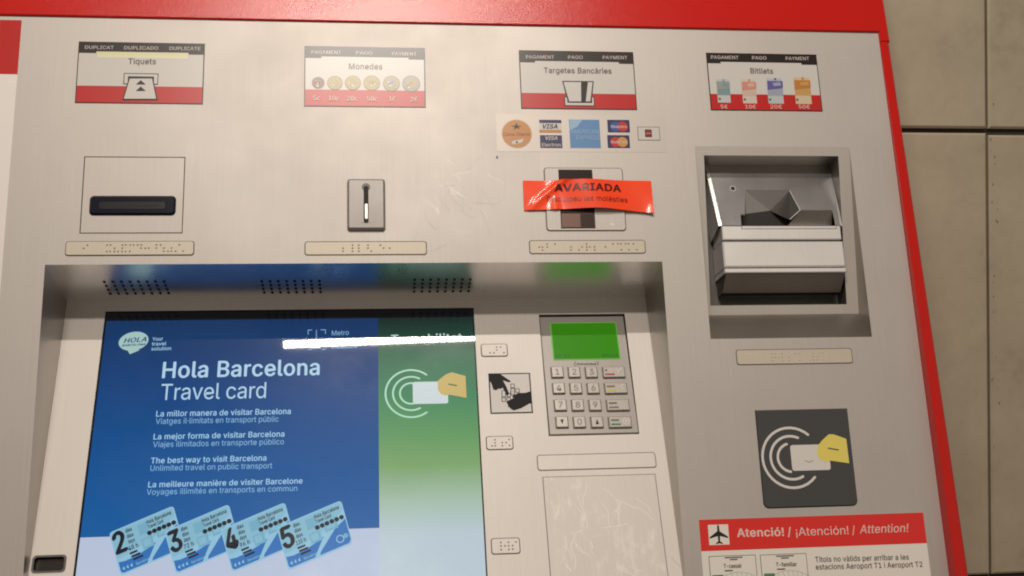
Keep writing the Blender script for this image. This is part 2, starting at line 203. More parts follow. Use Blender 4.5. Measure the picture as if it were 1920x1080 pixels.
à 272|112 -6 88 -4 66 3 48 15 33 31 24 51 21 76 24 96 30 113 41 125 54 135 88 147 125 154 164 159 186 164 191 170 193 178 193 180 187 208 168 225 137 232 104 226 82 211 70 192 29 204 40 226 55 242 73 254 93 263 136 269 167 266 200 252 214 240 226 224 233 203 236 176 236 0 194 0 194 36 191 36 176 17 151 1|119 32 141 34 160 41 174 52 184 65 191 80 193 97 193 133 182 127 162 123 140 120 123 118 94 111 72 98 66 87 64 73 71 51 91 37|116 300 70 370 117 370 151 300
â 272|112 -6 88 -4 66 3 48 15 33 31 24 51 21 76 24 96 30 113 41 125 54 135 88 147 125 154 164 159 186 164 191 170 193 178 193 180 187 208 168 225 137 232 104 226 82 211 70 192 29 204 40 226 55 242 73 254 93 263 136 269 167 266 200 252 214 240 226 224 233 203 236 176 236 0 194 0 194 36 191 36 176 17 151 1|119 32 141 34 160 41 174 52 184 65 191 80 193 97 193 133 182 127 162 123 140 120 123 118 94 111 72 98 66 87 64 73 71 51 91 37|98 305 56 305 56 307 112 370 153 370 209 307 209 305 166 305 132 347
è 283|148 -6 112 -1 82 11 57 32 39 59 28 93 24 131 28 169 39 203 57 231 81 252 110 265 144 269 186 262 206 252 223 239 238 220 250 197 257 169 260 136 260 119 52 119 52 155 237 155 217 141 215 166 208 188 198 206 184 220 166 228 144 231 121 228 102 219 87 206 76 189 69 169 67 148 67 124 70 97 77 74 90 56 106 43 126 35 149 32 178 37 200 51 214 74 255 64 247 44 235 27 218 14 198 3 174 -4|126 300 80 370 127 370 161 300
é 283|148 -6 112 -1 82 11 57 32 39 59 28 93 24 131 28 169 39 203 57 231 81 252 110 265 144 269 186 262 206 252 223 239 238 220 250 197 257 169 260 136 260 119 52 119 52 155 237 155 217 141 215 166 208 188 198 206 184 220 166 228 144 231 121 228 102 219 87 206 76 189 69 169 67 148 67 124 70 97 77 74 90 56 106 43 126 35 149 32 178 37 200 51 214 74 255 64 247 44 235 27 218 14 198 3 174 -4|124 300 157 370 205 370 159 300
ì 117|37 0 37 266 80 266 80 0|42 300 -5 370 43 370 77 300
í 117|37 0 37 266 80 266 80 0|40 300 73 370 121 370 75 300
ò 291|145 -6 111 -1 82 11 57 32 39 60 28 93 24 131 28 170 39 204 57 231 82 252 111 265 145 269 179 265 209 252 233 231 252 204 263 170 267 131 263 93 252 60 233 32 209 11 179 -1|145 33 169 36 189 46 204 62 215 82 221 106 223 131 221 157 215 181 204 201 189 217 169 227 145 231 121 227 102 217 87 201 76 181 70 157 67 131 70 106 76 82 87 62 102 46 121 36|128 300 82 370 130 370 163 300
ó 291|145 -6 111 -1 82 11 57 32 39 60 28 93 24 131 28 170 39 204 57 231 82 252 111 265 145 269 179 265 209 252 233 231 252 204 263 170 267 131 263 93 252 60 233 32 209 11 179 -1|145 33 169 36 189 46 204 62 215 82 221 106 223 131 221 157 215 181 204 201 189 217 169 227 145 231 121 227 102 217 87 201 76 181 70 157 67 131 70 106 76 82 87 62 102 46 121 36|126 300 160 370 208 370 162 300
ú 287|128 -4 102 -1 80 8 62 21 48 41 40 66 37 97 37 266 80 266 80 101 84 73 96 52 115 39 140 35 158 37 174 43 188 54 198 68 205 86 207 107 207 266 250 266 250 0 209 0 209 64 215 64 200 33 180 12 156 0|125 300 158 370 206 370 160 300
€ 325|255 230 239 195 11 195 24 230|224 161 208 125 11 125 24 161|296 324 279 287 256 303 230 315 201 319 174 315 149 303 128 283 112 255 102 220 99 178 102 136 112 101 128 73 149 53 174 41 201 37 231 41 256 52 277 67 295 30 275 15 253 4 228 -3 201 -5 161 1 125 17 96 44 73 80 59 125 55 178 59 231 73 275 96 312 125 339 161 355 201 361 228 359 253 352 276 340"""
_gl = {}
for _row in GLYPHS.split('\n'):
    _ch, _rest = _row[0], _row[2:].split('|'); _c = []
    for _q in _rest[1:]: _n = [int(x) / 700 for x in _q.split()]; _c.append(list(zip(_n[::2], _n[1::2])))
    _gl[_ch] = (int(_rest[0]) / 700, _c)
_txt = {}
def text_mesh(s, bold=0.0, shear=0.0):                         # letter outlines filled as one flat mesh
    k = (s, bold, shear)
    if k not in _txt:
        c = bpy.data.curves.new('t', 'CURVE'); c.dimensions = '2D'; c.fill_mode = 'FRONT'; x = 0.0
        for ch in s:
            adv, cons = _gl[ch]
            for pts in cons:
                sp = c.splines.new('POLY'); sp.points.add(len(pts) - 1); sp.use_cyclic_u = True
                for p, (a, b) in zip(sp.points, pts): p.co = (x + a, b, 0, 1)
            x += adv + bold * 1.2
        o = bpy.data.objects.new('t', c); COL.objects.link(o); bpy.context.view_layer.update()
        me = bpy.data.meshes.new_from_object(o.evaluated_get(bpy.context.evaluated_depsgraph_get()))
        vs = [(v.co.x + shear * v.co.y, v.co.y, 0) for v in me.vertices]; fs = [tuple(p.vertices) if p.normal.z > 0 else tuple(p.vertices)[::-1] for p in me.polygons]; nv = len(vs); V_, F_ = [], []
        for q, (dx, dy) in enumerate([(0, 0), (bold, 0), (-bold, 0), (bold * .4, bold * .6), (-bold * .4, -bold * .6)] if bold > 0 else [(0, 0)]):
            V_ += [(x + dx, y + dy, q * 5e-6) for x, y, z in vs]; F_ += [tuple(i + q * nv for i in f) for f in fs]
        _txt[k] = (V_, F_)
        bpy.data.objects.remove(o); bpy.data.curves.remove(c); bpy.data.meshes.remove(me)
    return _txt[k]
CAP = max(v[1] for v in text_mesh('H')[0])
ABS = {}
class MB:
    def __init__(s, fr=PAN): s.fr = fr; s.v = []; s.f = []; s.m = []; s.mats = []; s.sm = []
    def mi(s, m):
        if m not in s.mats: s.mats.append(m)
        return s.mats.index(m)
    def raw(s, pts, faces, m, smooth=False):
        b = len(s.v); s.v += [Vector(p) for p in pts]
        for f in faces: s.f.append([b + i for i in f]); s.m.append(s.mi(m)); s.sm.append(smooth)
    def poly3(s, pts, m): s.raw(pts, [list(range(len(pts)))], m)
    def poly(s, pts, h, m):                                   # flat polygon, pts in plane coordinates, anticlockwise or not
        ar = sum(pts[i][0] * pts[(i + 1) % len(pts)][1] - pts[(i + 1) % len(pts)][0] * pts[i][1] for i in range(len(pts)))
        if ar < 0: pts = pts[::-1]
        s.poly3([s.fr.p(a, b, h) for a, b in pts], m)
    def pix(s, pts, h, m): s.poly([s.fr.at(*q) for q in pts], h, m)
    def rect(s, r, h, m): s.poly([(r[0], r[1]), (r[2], r[1]), (r[2], r[3]), (r[0], r[3])], h, m)
    def prect(s, x0, y0, x1, y1, h, m): s.rect(s.fr.R(x0, y0, x1, y1), h, m)
    def prism(s, pts, h0, h1, m, bev=0.0, mside=None):        # extruded outline with a chamfered front edge
        ar = sum(pts[i][0] * pts[(i + 1) % len(pts)][1] - pts[(i + 1) % len(pts)][0] * pts[i][1] for i in range(len(pts)))
        if ar < 0: pts = pts[::-1]
        n = len(pts); rings = [(pts, h0), (pts, h1 - bev)]
        if bev > 0: rings.append((inset(pts, bev), h1))
        vs = [s.fr.p(a, b, h) for ps, h in rings for a, b in ps]
        fs = [[r * n + i, r * n + (i + 1) % n, (r + 1) * n + (i + 1) % n, (r + 1) * n + i] for r in range(len(rings) - 1) for i in range(n)]
        s.raw(vs, fs, mside or m); k = (len(rings) - 1) * n
        s.raw(vs[k:], [list(range(n))], m); s.raw(vs[:n], [list(range(n))[::-1]], mside or m)
    def box(s, r, h0, h1, m, bev=0.0, mside=None): s.prism(rr(r, 0), h0, h1, m, bev, mside)
    def ring(s, outer, inner, h, m):
        n = len(outer); vs = [s.fr.p(a, b, h) for a, b in outer + inner]
        s.raw(vs, [[i, (i + 1) % n, n + (i + 1) % n, n + i] for i in range(n)], m)
    def disc(s, c, r, h, m, n=24, ry=None): s.poly([(c[0] + r * math.cos(i * 2 * math.pi / n), c[1] + (ry or r) * math.sin(i * 2 * math.pi / n)) for i in range(n)], h, m)
    def arc(s, c, r, w, a0, a1, h, m, n=28):
        o = []; i_ = []
        for i in range(n + 1):
            a = math.radians(a0 + (a1 - a0) * i / n); o.append((c[0] + (r + w / 2) * math.cos(a), c[1] + (r + w / 2) * math.sin(a))); i_.append((c[0] + (r - w / 2) * math.cos(a), c[1] + (r - w / 2) * math.sin(a)))
        vs = [s.fr.p(a, b, h) for a, b in o + i_]; k = n + 1
        s.raw(vs, [[i, i + 1, k + i + 1, k + i] if a1 < a0 else [i + 1, i, k + i, k + i + 1] for i in range(n)], m)
        for e, sg in ((0, 1), (n, 1)):
            q = ((o[e][0] + i_[e][0]) / 2, (o[e][1] + i_[e][1]) / 2); s.disc(q, w / 2, h - 0.00003, m, 10)
    def line(s, pts, w, h, m):                                # a thin stroke
        for (x0, y0), (x1, y1) in zip(pts[:-1], pts[1:]):
            L = math.hypot(x1 - x0, y1 - y0)
            if L < 1e-6: continue
            nx, ny = -(y1 - y0) / L * w / 2, (x1 - x0) / L * w / 2
            s.poly([(x0 + nx, y0 + ny), (x0 - nx, y0 - ny), (x1 - nx, y1 - ny), (x1 + nx, y1 + ny)], h, m)
    def dome(s, c, r, h, m, hh=None):
        hh = hh or r * 0.6; n = 8; vs = []; fs = []
        for j, (q, z) in enumerate(((1, 0), (0.75, 0.66), (0.001, 1))):
            for i in range(n): a = i * 2 * math.pi / n; vs.append(s.fr.p(c[0] + r * q * math.cos(a), c[1] + r * q * math.sin(a), h + hh * z))
        for j in range(2):
            for i in range(n): fs.append([j * n + i, j * n + (i + 1) % n, (j + 1) * n + (i + 1) % n, (j + 1) * n + i])
        s.raw(vs, fs, m, True)
    def text(s, st, x0, x1, cap, h, m, bold=0.0, shear=0.0, fn=None):   # x0, x1: (px, py) of both baseline ends; cap: capital height in photo pixels
        a0, b0 = s.fr.at(*x0); a1, b1 = s.fr.at(*x1); vs, fs = text_mesh(st, bold, shear)
        if not vs: return
        lo = min(v[0] for v in vs); hi = max(v[0] for v in vs)
        sy = (s.fr.at(x0[0], x0[1] - cap)[1] - b0) / CAP; sx = (a1 - a0) / (hi - lo)
        fn = fn or (lambda a, b: h)
        pts = []
        for v in vs:
            t = (v[0] - lo) * sx; a = a0 + t; b = b0 + (b1 - b0) * t / (a1 - a0) + v[1] * sy; pts.append(s.fr.p(a, b, fn(a, b) + v[2]))
        s.raw(pts, fs, m)
    def build(s, name, parent=None, label=None):
        lo = Vector([min(v[i] for v in s.v) for i in range(3)]); hi = Vector([max(v[i] for v in s.v) for i in range(3)]); c = (lo + hi) / 2
        me = bpy.data.meshes.new(name); me.from_pydata([v - c for v in s.v], [], s.f)
        for m in s.mats: me.materials.append(m)
        for p, i, q in zip(me.polygons, s.m, s.sm): p.material_index = i; p.use_smooth = q
        me.update()
        o = bpy.data.objects.new(name, me); COL.objects.link(o); ABS[o] = c
        if parent is None: o.location = ROOTP @ c; o.rotation_euler = (math.radians(90) - TH, 0, 0)
        else: o.parent = parent; o.location = c - ABS[parent]
        if label: o['label'] = label
        return o
def inset(pts, d):
    n = len(pts); out = []
    for i in range(n):
        p0, p1, p2 = Vector(pts[i - 1]), Vector(pts[i]), Vector(pts[(i + 1) % n])
        e1 = (p1 - p0).normalized(); e2 = (p2 - p1).normalized(); n1 = Vector((-e1.y, e1.x)); n2 = Vector((-e2.y, e2.x)); b = n1 + n2
        b = b / max(b.dot(n1), 0.3); out.append((p1.x + b.x * d, p1.y + b.y * d))
    return out
def rr(r, rad=0.002, n=4, corners=(1, 1, 1, 1)):               # rounded rectangle outline, anticlockwise from bottom-left
    a0, b0, a1, b1 = r; out = []
    for k, (cx_, cy_, st) in enumerate(((a0, b0, 180), (a1, b0, 270), (a1, b1, 0), (a0, b1, 90))):
        q = rad * corners[k]
        if q <= 0: out.append((cx_, cy_)); continue
        ox = cx_ + (q if k in (0, 3) else -q); oy = cy_ + (q if k in (0, 1) else -q)
        for i in range(n + 1): a = math.radians(st + 90 * i / n); out.append((ox + q * math.cos(a), oy + q * math.sin(a)))
    return out
def grow(r, d): return r[0] - d, r[1] - d, r[2] + d, r[3] + d
def sheet(M, r, holes, h, m):                                  # a flat sheet with rectangular openings
    us = sorted({r[0], r[2], *[q[i] for q in holes for i in (0, 2)]}); vs = sorted({r[1], r[3], *[q[i] for q in holes for i in (1, 3)]})
    us = [x for x in us if r[0] <= x <= r[2]]; vs = [x for x in vs if r[1] <= x <= r[3]]
    pts = [M.fr.p(a, b, h) for b in vs for a in us]; nu = len(us); fs = []
    for j in range(len(vs) - 1):
        for i in range(nu - 1):
            a, b = (us[i] + us[i + 1]) / 2, (vs[j] + vs[j + 1]) / 2
            if any(q[0] < a < q[2] and q[1] < b < q[3] for q in holes): continue
            fs.append([j * nu + i, j * nu + i + 1, (j + 1) * nu + i + 1, (j + 1) * nu + i])
    M.raw(pts, fs, m)
def walls(M, r, h0, h1, m):                                    # inner sides of a rectangular opening
    q = [(r[0], r[1]), (r[2], r[1]), (r[2], r[3]), (r[0], r[3])]
    for i in range(4):
        (a, b), (c, d) = q[i], q[(i + 1) % 4]; M.poly3([M.fr.p(a, b, h1), M.fr.p(c, d, h1), M.fr.p(c, d, h0), M.fr.p(a, b, h0)], m)
def thing(o, label, cat, group=None):
    o['label'] = label; o['category'] = cat
    if group: o['group'] = group
    return o

# ------------------------------------------------------------------ tiled wall
WALL_Y = 0.115
def wall_at(px, py):
    r = Vector(((px - 960) / F, (py - 540) / F, 1.0)); r = w3(r); c = w3(-O); q = c + r * ((WALL_Y - c.y) / r.y); return q.x, q.z + Z0
TILE = mat('beige_wall_tile', (0.44, 0.36, 0.265), 0.5)
_f = noise(TILE, texco(TILE), 6.0, 5, 0.62); _f2 = noise(TILE, texco(TILE), 70.0, 4, 0.6)
_m = nd(TILE, 'ShaderNodeMath', operation='MULTIPLY_ADD'); lk(TILE, _f2, _m.inputs[0]); _m.inputs[1].default_value = 0.25; lk(TILE, _f, _m.inputs[2])
lk(TILE, ramp(TILE, _m.outputs[0], ((0.38, (0.27, 0.225, 0.16)), (0.56, (0.40, 0.34, 0.245)), (0.80, (0.47, 0.405, 0.295)))), bsdf(TILE).inputs['Base Color'])
bump(TILE, _f2, 0.15, 0.0006)
GROUT = mat('dirty_grout', (0.045, 0.035, 0.028), 0.9)
DIRT = mat('grime_stain', (0.16, 0.125, 0.085), 0.7)
gx, gz = wall_at(1852, 245); _, gz2 = wall_at(1895, 1080); TW = 0.62; THh = gz - gz2; g = 0.0026
WF = Frame((0, 0, 0), (1, 0, 0), (0, 0, 1))
M = MB(WF)
vb = []
def wpt(x, z, y): return Vector((x, y, z))
M.raw([wpt(-2.4, 0, WALL_Y + 0.006), wpt(2.6, 0, WALL_Y + 0.006), wpt(2.6, 3.0, WALL_Y + 0.006), wpt(-2.4, 3.0, WALL_Y + 0.006)], [[0, 1, 2, 3]], GROUT)
for i in range(-4, 3):
    for j in range(-3, 4):
        x0, x1 = gx + i * TW + g * 0.55, gx + (i + 1) * TW - g * 0.55; z0, z1 = gz + (j - 1) * THh + g, gz + j * THh - g
        if i >= 0 and j <= 0: z1 -= 0.0018
        if i >= 0: z0 += 0.0
        z0 = max(z0, 0.0); dy = random.uniform(-0.0006, 0.0006); b = 0.0022
        if z1 < 0.05: continue
        q = [(x0, z0), (x1, z0), (x1, z1), (x0, z1)]; qi = inset(q, b)
        vs = [wpt(a, c, WALL_Y + 0.006) for a, c in q] + [wpt(a, c, WALL_Y + b * 0.8 + dy) for a, c in q] + [wpt(a, c, WALL_Y + dy) for a, c in qi]
        fs = [[r * 4 + k, r * 4 + (k + 1) % 4, (r + 1) * 4 + (k + 1) % 4, (r + 1) * 4 + k] for r in range(2) for k in range(4)] + [[8, 9, 10, 11]]
        M.raw(vs, fs, TILE)
for k in range(26):                                            # small chips and grime along the joint
    z = gz - random.random() ** 1.5 * 0.42 + 0.03; x = gx + abs(random.gauss(0.004, 0.003)) + 0.002; r = random.uniform(0.0003, 0.0008)
    M.raw([wpt(x + r * math.cos(a) * random.uniform(.6, 1.2), z + 1.6 * r * math.sin(a), WALL_Y - 0.0008) for a in (0, 1.05, 2.1, 3.14, 4.2, 5.2)], [[0, 1, 2, 3, 4, 5]], DIRT)
lo = Vector((0, WALL_Y, 0)); me = bpy.data.meshes.new('tiled_wall'); me.from_pydata([v - lo for v in M.v], [], M.f)
for m in M.mats: me.materials.append(m)
for p, i in zip(me.polygons, M.m): p.material_index = i
wall = bpy.data.objects.new('tiled_wall', me); wall.location = lo; COL.objects.link(wall)
thing(wall, 'beige tiled wall with dark grimy joints behind the red machine frame', 'wall')

# ------------------------------------------------------------------ ticket machine root
BASE = Vector((-0.041, -0.62, -0.02))
root = bpy.data.objects.new('ticket_machine', None); COL.objects.link(root); root.location = ROOTP @ BASE; root.rotation_euler = (math.radians(90) - TH, 0, 0); ABS[root] = BASE
thing(root, 'red framed metro ticket machine with steel front, touchscreen, keypad and payment slots', 'ticket machine')

# panel with openings
UL, UR, VT, VB = -0.4565, 0.3742, 0.2578, -0.62
RUL, RUR, RVT = -0.4017, 0.1388, 0.0238                        # recess mouth
RVB = 0.0090 + DI / math.tan(T2)                      # where the console plate meets the front
BILL = (0.1782, -0.0489, 0.3302, 0.1368)
tk = PAN.R(153.5, 293.8, 345, 437.8); TKB = PAN.R(168, 367.6, 330, 404.2)
rf = PAN.R(1424.5, 768.7, 1597.5, 950.3)
SCR = mat('bare_scratch', (0.59, 0.56, 0.52), 0.40, 0.35); SCRD = mat('dull_scuff', (0.45, 0.415, 0.375), 0.55, 0.4)
M = MB(); sheet(M, (UL, VB, UR, VT), [(RUL, RVB, RUR, RVT), BILL, tk], 0, STEEL)
def scratches(M, cx, cy, sx, sy, n, ms, lmin, lmax, w, h, drift=None):
    for k in range(n):
        x, y = random.gauss(cx, sx), random.gauss(cy, sy); a = random.uniform(0, math.pi) if drift is None else random.gauss(drift, 0.5); L = random.uniform(lmin, lmax); pts = [(x, y)]
        for i in range(5): a += random.gauss(0, 0.25); x += math.cos(a) * L / 5; y += math.sin(a) * L / 5; pts.append((x, y))
        M.line([M.fr.at(*p) for p in pts], w * random.uniform(0.5, 1.2), h + random.uniform(0, 0.00005), random.choice(ms))
scratches(M, 830, 355, 34, 30, 34, [SCR, SCR, SCRD], 6, 40, 0.00030, 0.00006, 0.6)
scratches(M, 845, 340, 40, 45, 7, [SCRD], 40, 90, 0.00028, 0.00012, 1.2)
M.line([PAN.at(806, 472), PAN.at(840, 457)], 0.0003, 0.0001, SCRD)
M.line([PAN.at(890, 330), PAN.at(905, 400), PAN.at(920, 440)], 0.00035, 0.0001, SCRD)
M.disc(PAN.at(932, 295), 0.0011, 0.0001, GYD, 7, 0.0017); M.disc(PAN.at(1064, 275), 0.0009, 0.0001, GYD, 8)
panel = M.build('front_panel', root)
M = MB(); M.box((UL + 0.01, VB, RUL - 0.004, VT), -0.14, -0.012, BODY); M.box((BILL[2] + 0.004, VB, UR - 0.004, VT), -0.14, -0.012, BODY)
M.box((RUL - 0.0035, RVT + 0.012, BILL[0] - 0.004, VT - 0.002), -0.14, -0.013, BODY); M.box((RUR + 0.004, VB, BILL[0] - 0.0045, RVT + 0.008), -0.14, -0.0125, BODY)
M.box((UL + 0.02, VB, UR - 0.02, VT), -0.16, -0.141, BODY)
M.build('cabinet', root)

# red frame
def bar(M, pts, h0, h1, bev): M.prism(pts, h0, h1, RED, bev)
CHIP = mat('chipped_paint', (0.17, 0.03, 0.025), 0.6)
M = MB(); 
# top rail: overlaps the panel's upper edge
M.prism([(UL - 0.05, VT), (UR + 0.0002, VT), (UR + 0.0002, 0.2474), (0.3843, 0.2474), (0.3805, 0.40), (UL - 0.05, 0.40)], -0.10, 0.0024, RED, 0.0010)
_r = random.Random(3)
for k in range(46):
    a = _r.uniform(UL + .02, UR); b = VT + abs(_r.gauss(0.0012, 0.0014)) + 0.001; w = _r.uniform(.0003, .0008); M.poly([(a + w * math.cos(t) * _r.uniform(.6, 1.5), b + w * .7 * math.sin(t)) for t in (0, 1.05, 2.1, 3.14, 4.2, 5.2)], 0.00250 + k * 2e-6, CHIP)
M.build('top_rail', root)
# right stile: rounded outside, standing further proud towards the bottom
def stile(sgn, uin, uout):
    M = MB(); vs = []; fs = []; rows = [(0.2472, 0.0022), (0.05, 0.007), (-0.15, 0.0115), (-0.35, 0.015), (VB, 0.017)]; sec = None
    for v, h in rows:
        w = uout(v) - uin; rnd = 0.0045
        prof_ = [(0, -0.10), (0, h - 0.0012), (0.0012, h), (w - rnd, h), (w - rnd * 0.55, h - rnd * 0.14), (w - rnd * 0.2, h - rnd * 0.45), (w, h - rnd), (w, -0.10)]
        for a, n_ in prof_: vs.append(Vector((uin + sgn * a, v, n_)))
    k = 8
    for r in range(len(rows) - 1):
        for i in range(k): q = [r * k + i, r * k + (i + 1) % k, (r + 1) * k + (i + 1) % k, (r + 1) * k + i]; fs.append(q if sgn < 0 else q[::-1])
    fs.append(list(range(k)) if sgn > 0 else list(range(k))[::-1]); M.raw(vs, fs, RED)
    return M.build('side_stile', root)
stile(1, UR + 0.0002, lambda v: 0.3845 + (0.245 - v) * 0.004)
stile(-1, UL - 0.0002, lambda v: UL + 0.05)
# ------------------------------------------------------------------ recess
def inn_n(v): return DI - (v - 0.009) * math.tan(T2)
M = MB(); so = [Vector((RUL, RVT, 0)), Vector((RUR, RVT, 0)), Vector((RUR, 0.009, DI)), Vector((RUL, 0.009, DI))]
M.poly3(so[::-1], SOFFIT)
M.poly3([Vector((RUL, RVT, 0)), Vector((RUR, RVT, 0)), Vector((RUR, RVT + 0.0015, -0.002)), Vector((RUL, RVT + 0.0015, -0.002))], STEEL)
soff = M.build('soffit', root)
SOF = Frame((0, RVT, 0), (-1, 0, 0), (so[3] - so[0]))
for x0, y0, x1, y1 in ((201, 528, 312, 550), (493, 527, 600, 548), (777, 524, 880, 546)):
    M = MB(SOF)
    (a0, b0), (a1, b1) = SOF.at(x0, (y0 + y1) / 2), SOF.at(x1, (y0 + y1) / 2); t = SOF.at((x0 + x1) / 2, y0)[1]; b = SOF.at((x0 + x1) / 2, y1)[1]
    for j in range(4):
        for i in range(8): M.disc((a0 + (a1 - a0) * i / 7 , t + (b - t) * j / 3), 0.00135, 0.0002, DARK, 10, 0.0027)
    M.build('speaker_grille', soff)
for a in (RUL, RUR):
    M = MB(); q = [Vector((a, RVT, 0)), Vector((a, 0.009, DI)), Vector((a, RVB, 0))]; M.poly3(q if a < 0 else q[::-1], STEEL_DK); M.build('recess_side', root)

# console plate (inner, steeper)
bI = (RVB - 0.009) / math.cos(T2)
scrR = (INN.at(167, 835)[0], bI + 0.004, INN.at(901, 825)[0], INN.at(540, 580.5)[1])
padR = INN.R(1019.5, 589, 1185, 816); senR = INN.R(62.5, 1043.5, 121, 1071.5)
M = MB(INN); sheet(M, (RUL, bI, RUR, 0.0), [scrR, padR, senR], 0, STEEL_IN); walls(M, scrR, -0.006, 0, BODY); walls(M, padR, -0.008, 0, STEEL_DK); walls(M, senR, -0.01, 0, DARK)
M.raw([INN.p(senR[0], senR[1], -0.01), INN.p(senR[2], senR[1], -0.01), INN.p(senR[2], senR[3], -0.01), INN.p(senR[0], senR[3], -0.01)], [[0, 1, 2, 3]], DARK)
console = M.build('console_plate', root)
SENS = mat('smoked_sensor_window', (0.03, 0.026, 0.022), 0.15, coat=0.5)
M = MB(INN); M.ring(rr(grow(senR, 0.0012), 0.0032), rr(grow(senR, -0.0004), 0.0026), 0.0003, BODY); M.box(grow(senR, -0.0003), -0.009, -0.004, SENS)
M.build('sensor_window', root)

# ------------------------------------------------------------------ touchscreen
def screen_mat(name, stops=None, col=None, k=1.0):
    m = mat(name, (0.004, 0.005, 0.007), 0.40, spec=0.08, coat=0.5, coat_rough=0.022)
    b = bsdf(m); b.inputs['Emission Strength'].default_value = k
    sm = noise(m, texco(m), 14.0, 5, 0.65); sm2 = noise(m, texco(m, (3, 1, 1)), 40.0, 3, 0.6)
    lk(m, maprange(m, sm, 0.35, 0.7, 0.34, 0.20), b.inputs['Roughness'])
    if stops is None: b.inputs['Emission Color'].default_value = (*col, 1)
    else:
        sp = nd(m, 'ShaderNodeSeparateXYZ'); lk(m, texco(m), sp.inputs[0])
        lk(m, ramp(m, maprange(m, sp.outputs[1], stops[0], stops[1], 0, 1), stops[2]), b.inputs['Emission Color'])
    return m
M = MB(INN)
GLASS = screen_mat('screen_black_border', col=(0.002, 0.002, 0.003))
hS = -0.0015
M.box(scrR, -0.005, hS, GLASS)
cL, cT = INN.at(170, 840)[0], INN.at(540, 597)[1]; cR = INN.at(898.5, 825)[0]; cB = bI + 0.010
div = INN.at(710, 790)[0]; whT = INN.at(430, 998)[1]
# object origin of the display is the middle of its bounding box: gradients are given along its height
oc = INN.p((scrR[0] + scrR[2]) / 2, (scrR[1] + scrR[3]) / 2, 0)
def yl(py): return (INN.p(0, INN.at(500, py)[1], 0) - oc).y
BLUE = screen_mat('screen_blue', (yl(1000), yl(600), ((0.0, (0.003, 0.100, 0.33)), (0.35, (0.003, 0.078, 0.27)), (0.75, (0.003, 0.045, 0.175)), (1.0, (0.003, 0.032, 0.115)))))
GREEN = screen_mat('screen_green', (yl(1010), yl(600), ((0.0, (0.46, 0.56, 0.62)), (0.14, (0.36, 0.50, 0.40)), (0.30, (0.20, 0.36, 0.14)), (0.45, (0.11, 0.30, 0.11)), (0.62, (0.05, 0.22, 0.10)), (0.82, (0.035, 0.14, 0.075)), (0.93, (0.010, 0.045, 0.030)), (1.0, (0.006, 0.022, 0.018)))))
PALE = screen_mat('screen_pale', col=(0.46, 0.53, 0.68))
TXT = screen_mat('screen_text', col=(0.42, 0.62, 0.78)); TXTL = screen_mat('screen_text_light', col=(0.24, 0.47, 0.70)); TXTB = screen_mat('screen_text_bold', col=(0.36, 0.60, 0.80))
SK = screen_mat('screen_ink', col=(0.006, 0.008, 0.016)); ICY = screen_mat('screen_card_blue', col=(0.22, 0.45, 0.58)); CARDB = screen_mat('screen_card_band', col=(0.022, 0.15, 0.44)); EDGE = screen_mat('screen_card_edge', col=(0.26, 0.50, 0.66))
ICY2 = screen_mat('screen_card_mark', col=(0.16, 0.39, 0.53)); BUB = screen_mat('screen_bubble', col=(0.36, 0.54, 0.52)); MINT = screen_mat('screen_mint', col=(0.42, 0.70, 0.52)); SCARD = screen_mat('screen_white_card', col=(0.58, 0.66, 0.66)); SHAND = screen_mat('screen_tan_hand', col=(0.56, 0.42, 0.14)); SLINE = screen_mat('screen_green_line', col=(0.06, 0.14, 0.05))
PALETX = screen_mat('screen_logo_white', col=(0.50, 0.62, 0.60)); FAINT = screen_mat('screen_faint', col=(0.16, 0.28, 0.45))
h1 = hS + 0.0001
M.rect((cL, whT, div, cT), h1, BLUE); M.rect((div, cB, cR, cT), h1, GREEN); M.rect((cL, cB, div, whT), h1, PALE)
h2 = h1 + 0.00008; h3 = h2 + 0.00008; h4 = h3 + 0.00008; h5 = h4 + 0.00008
# speech bubble logo
c = INN.at(250, 638.5); rx = INN.at(278, 638)[0] - c[0]; ry = INN.at(250, 621)[1] - c[1]
pts = [(c[0] + rx * math.cos(t) * math.cos(.18) - ry * math.sin(t) * math.sin(.18), c[1] + rx * math.cos(t) * math.sin(.18) + ry * math.sin(t) * math.cos(.18)) for t in [i * 2 * math.pi / 32 for i in range(32)]]
M.poly(pts, h2, BUB); M.pix([(236, 652), (262, 655), (243, 663)], h2 + 0.00003, BUB)
M.text('HOLA', (231, 642), (274, 639), 8.5, h3, BLUE, 0.02, 0.25); M.text('BARCELONA', (228, 648.5), (272, 646), 3.6, h3, BLUE, 0.03, 0.2)
for s_, x, y, w in (('Your', 285, 638, 20), ('travel', 284, 647, 27), ('solution', 283, 656, 37)): M.text(s_, (x, y), (x + w, y - 1), 6.5, h2, TXTB, 0.01)
M.text('Hola Barcelona', (303, 707.5), (599, 701.5), 29.5, h2, TXT, 0.017)
M.text('Travel card', (300, 749), (498, 745), 30, h2, TXT, -0.006)
for b_, l_, xb, xl, yb, yl_ in (('La millor manera de visitar Barcelona', 'Viatges il·limitats en transport públic', (292, 545), (291, 522), (780, 775), (794, 789.5)),
        ('La mejor forma de visitar Barcelona', 'Viajes ilimitados en transporte público', (287, 533), (286, 532), (823, 817.5), (837.5, 832)),
        ('The best way to visit Barcelona', 'Unlimited travel on public transport', (282, 499), (281, 510), (868, 862.5), (882, 877)),
        ('La meilleure manière de visiter Barcelone', 'Voyages illimités en transports en commun', (277, 567), (274, 557), (913, 905.5), (927, 919.5))):
    M.text(b_, (xb[0], yb[0]), (xb[1], yb[1]), 10.5, h2, TXTB, 0.012); M.text(l_, (xl[0], yl_[0]), (xl[1], yl_[1]), 10.5, h2, TXTL, 0.0)
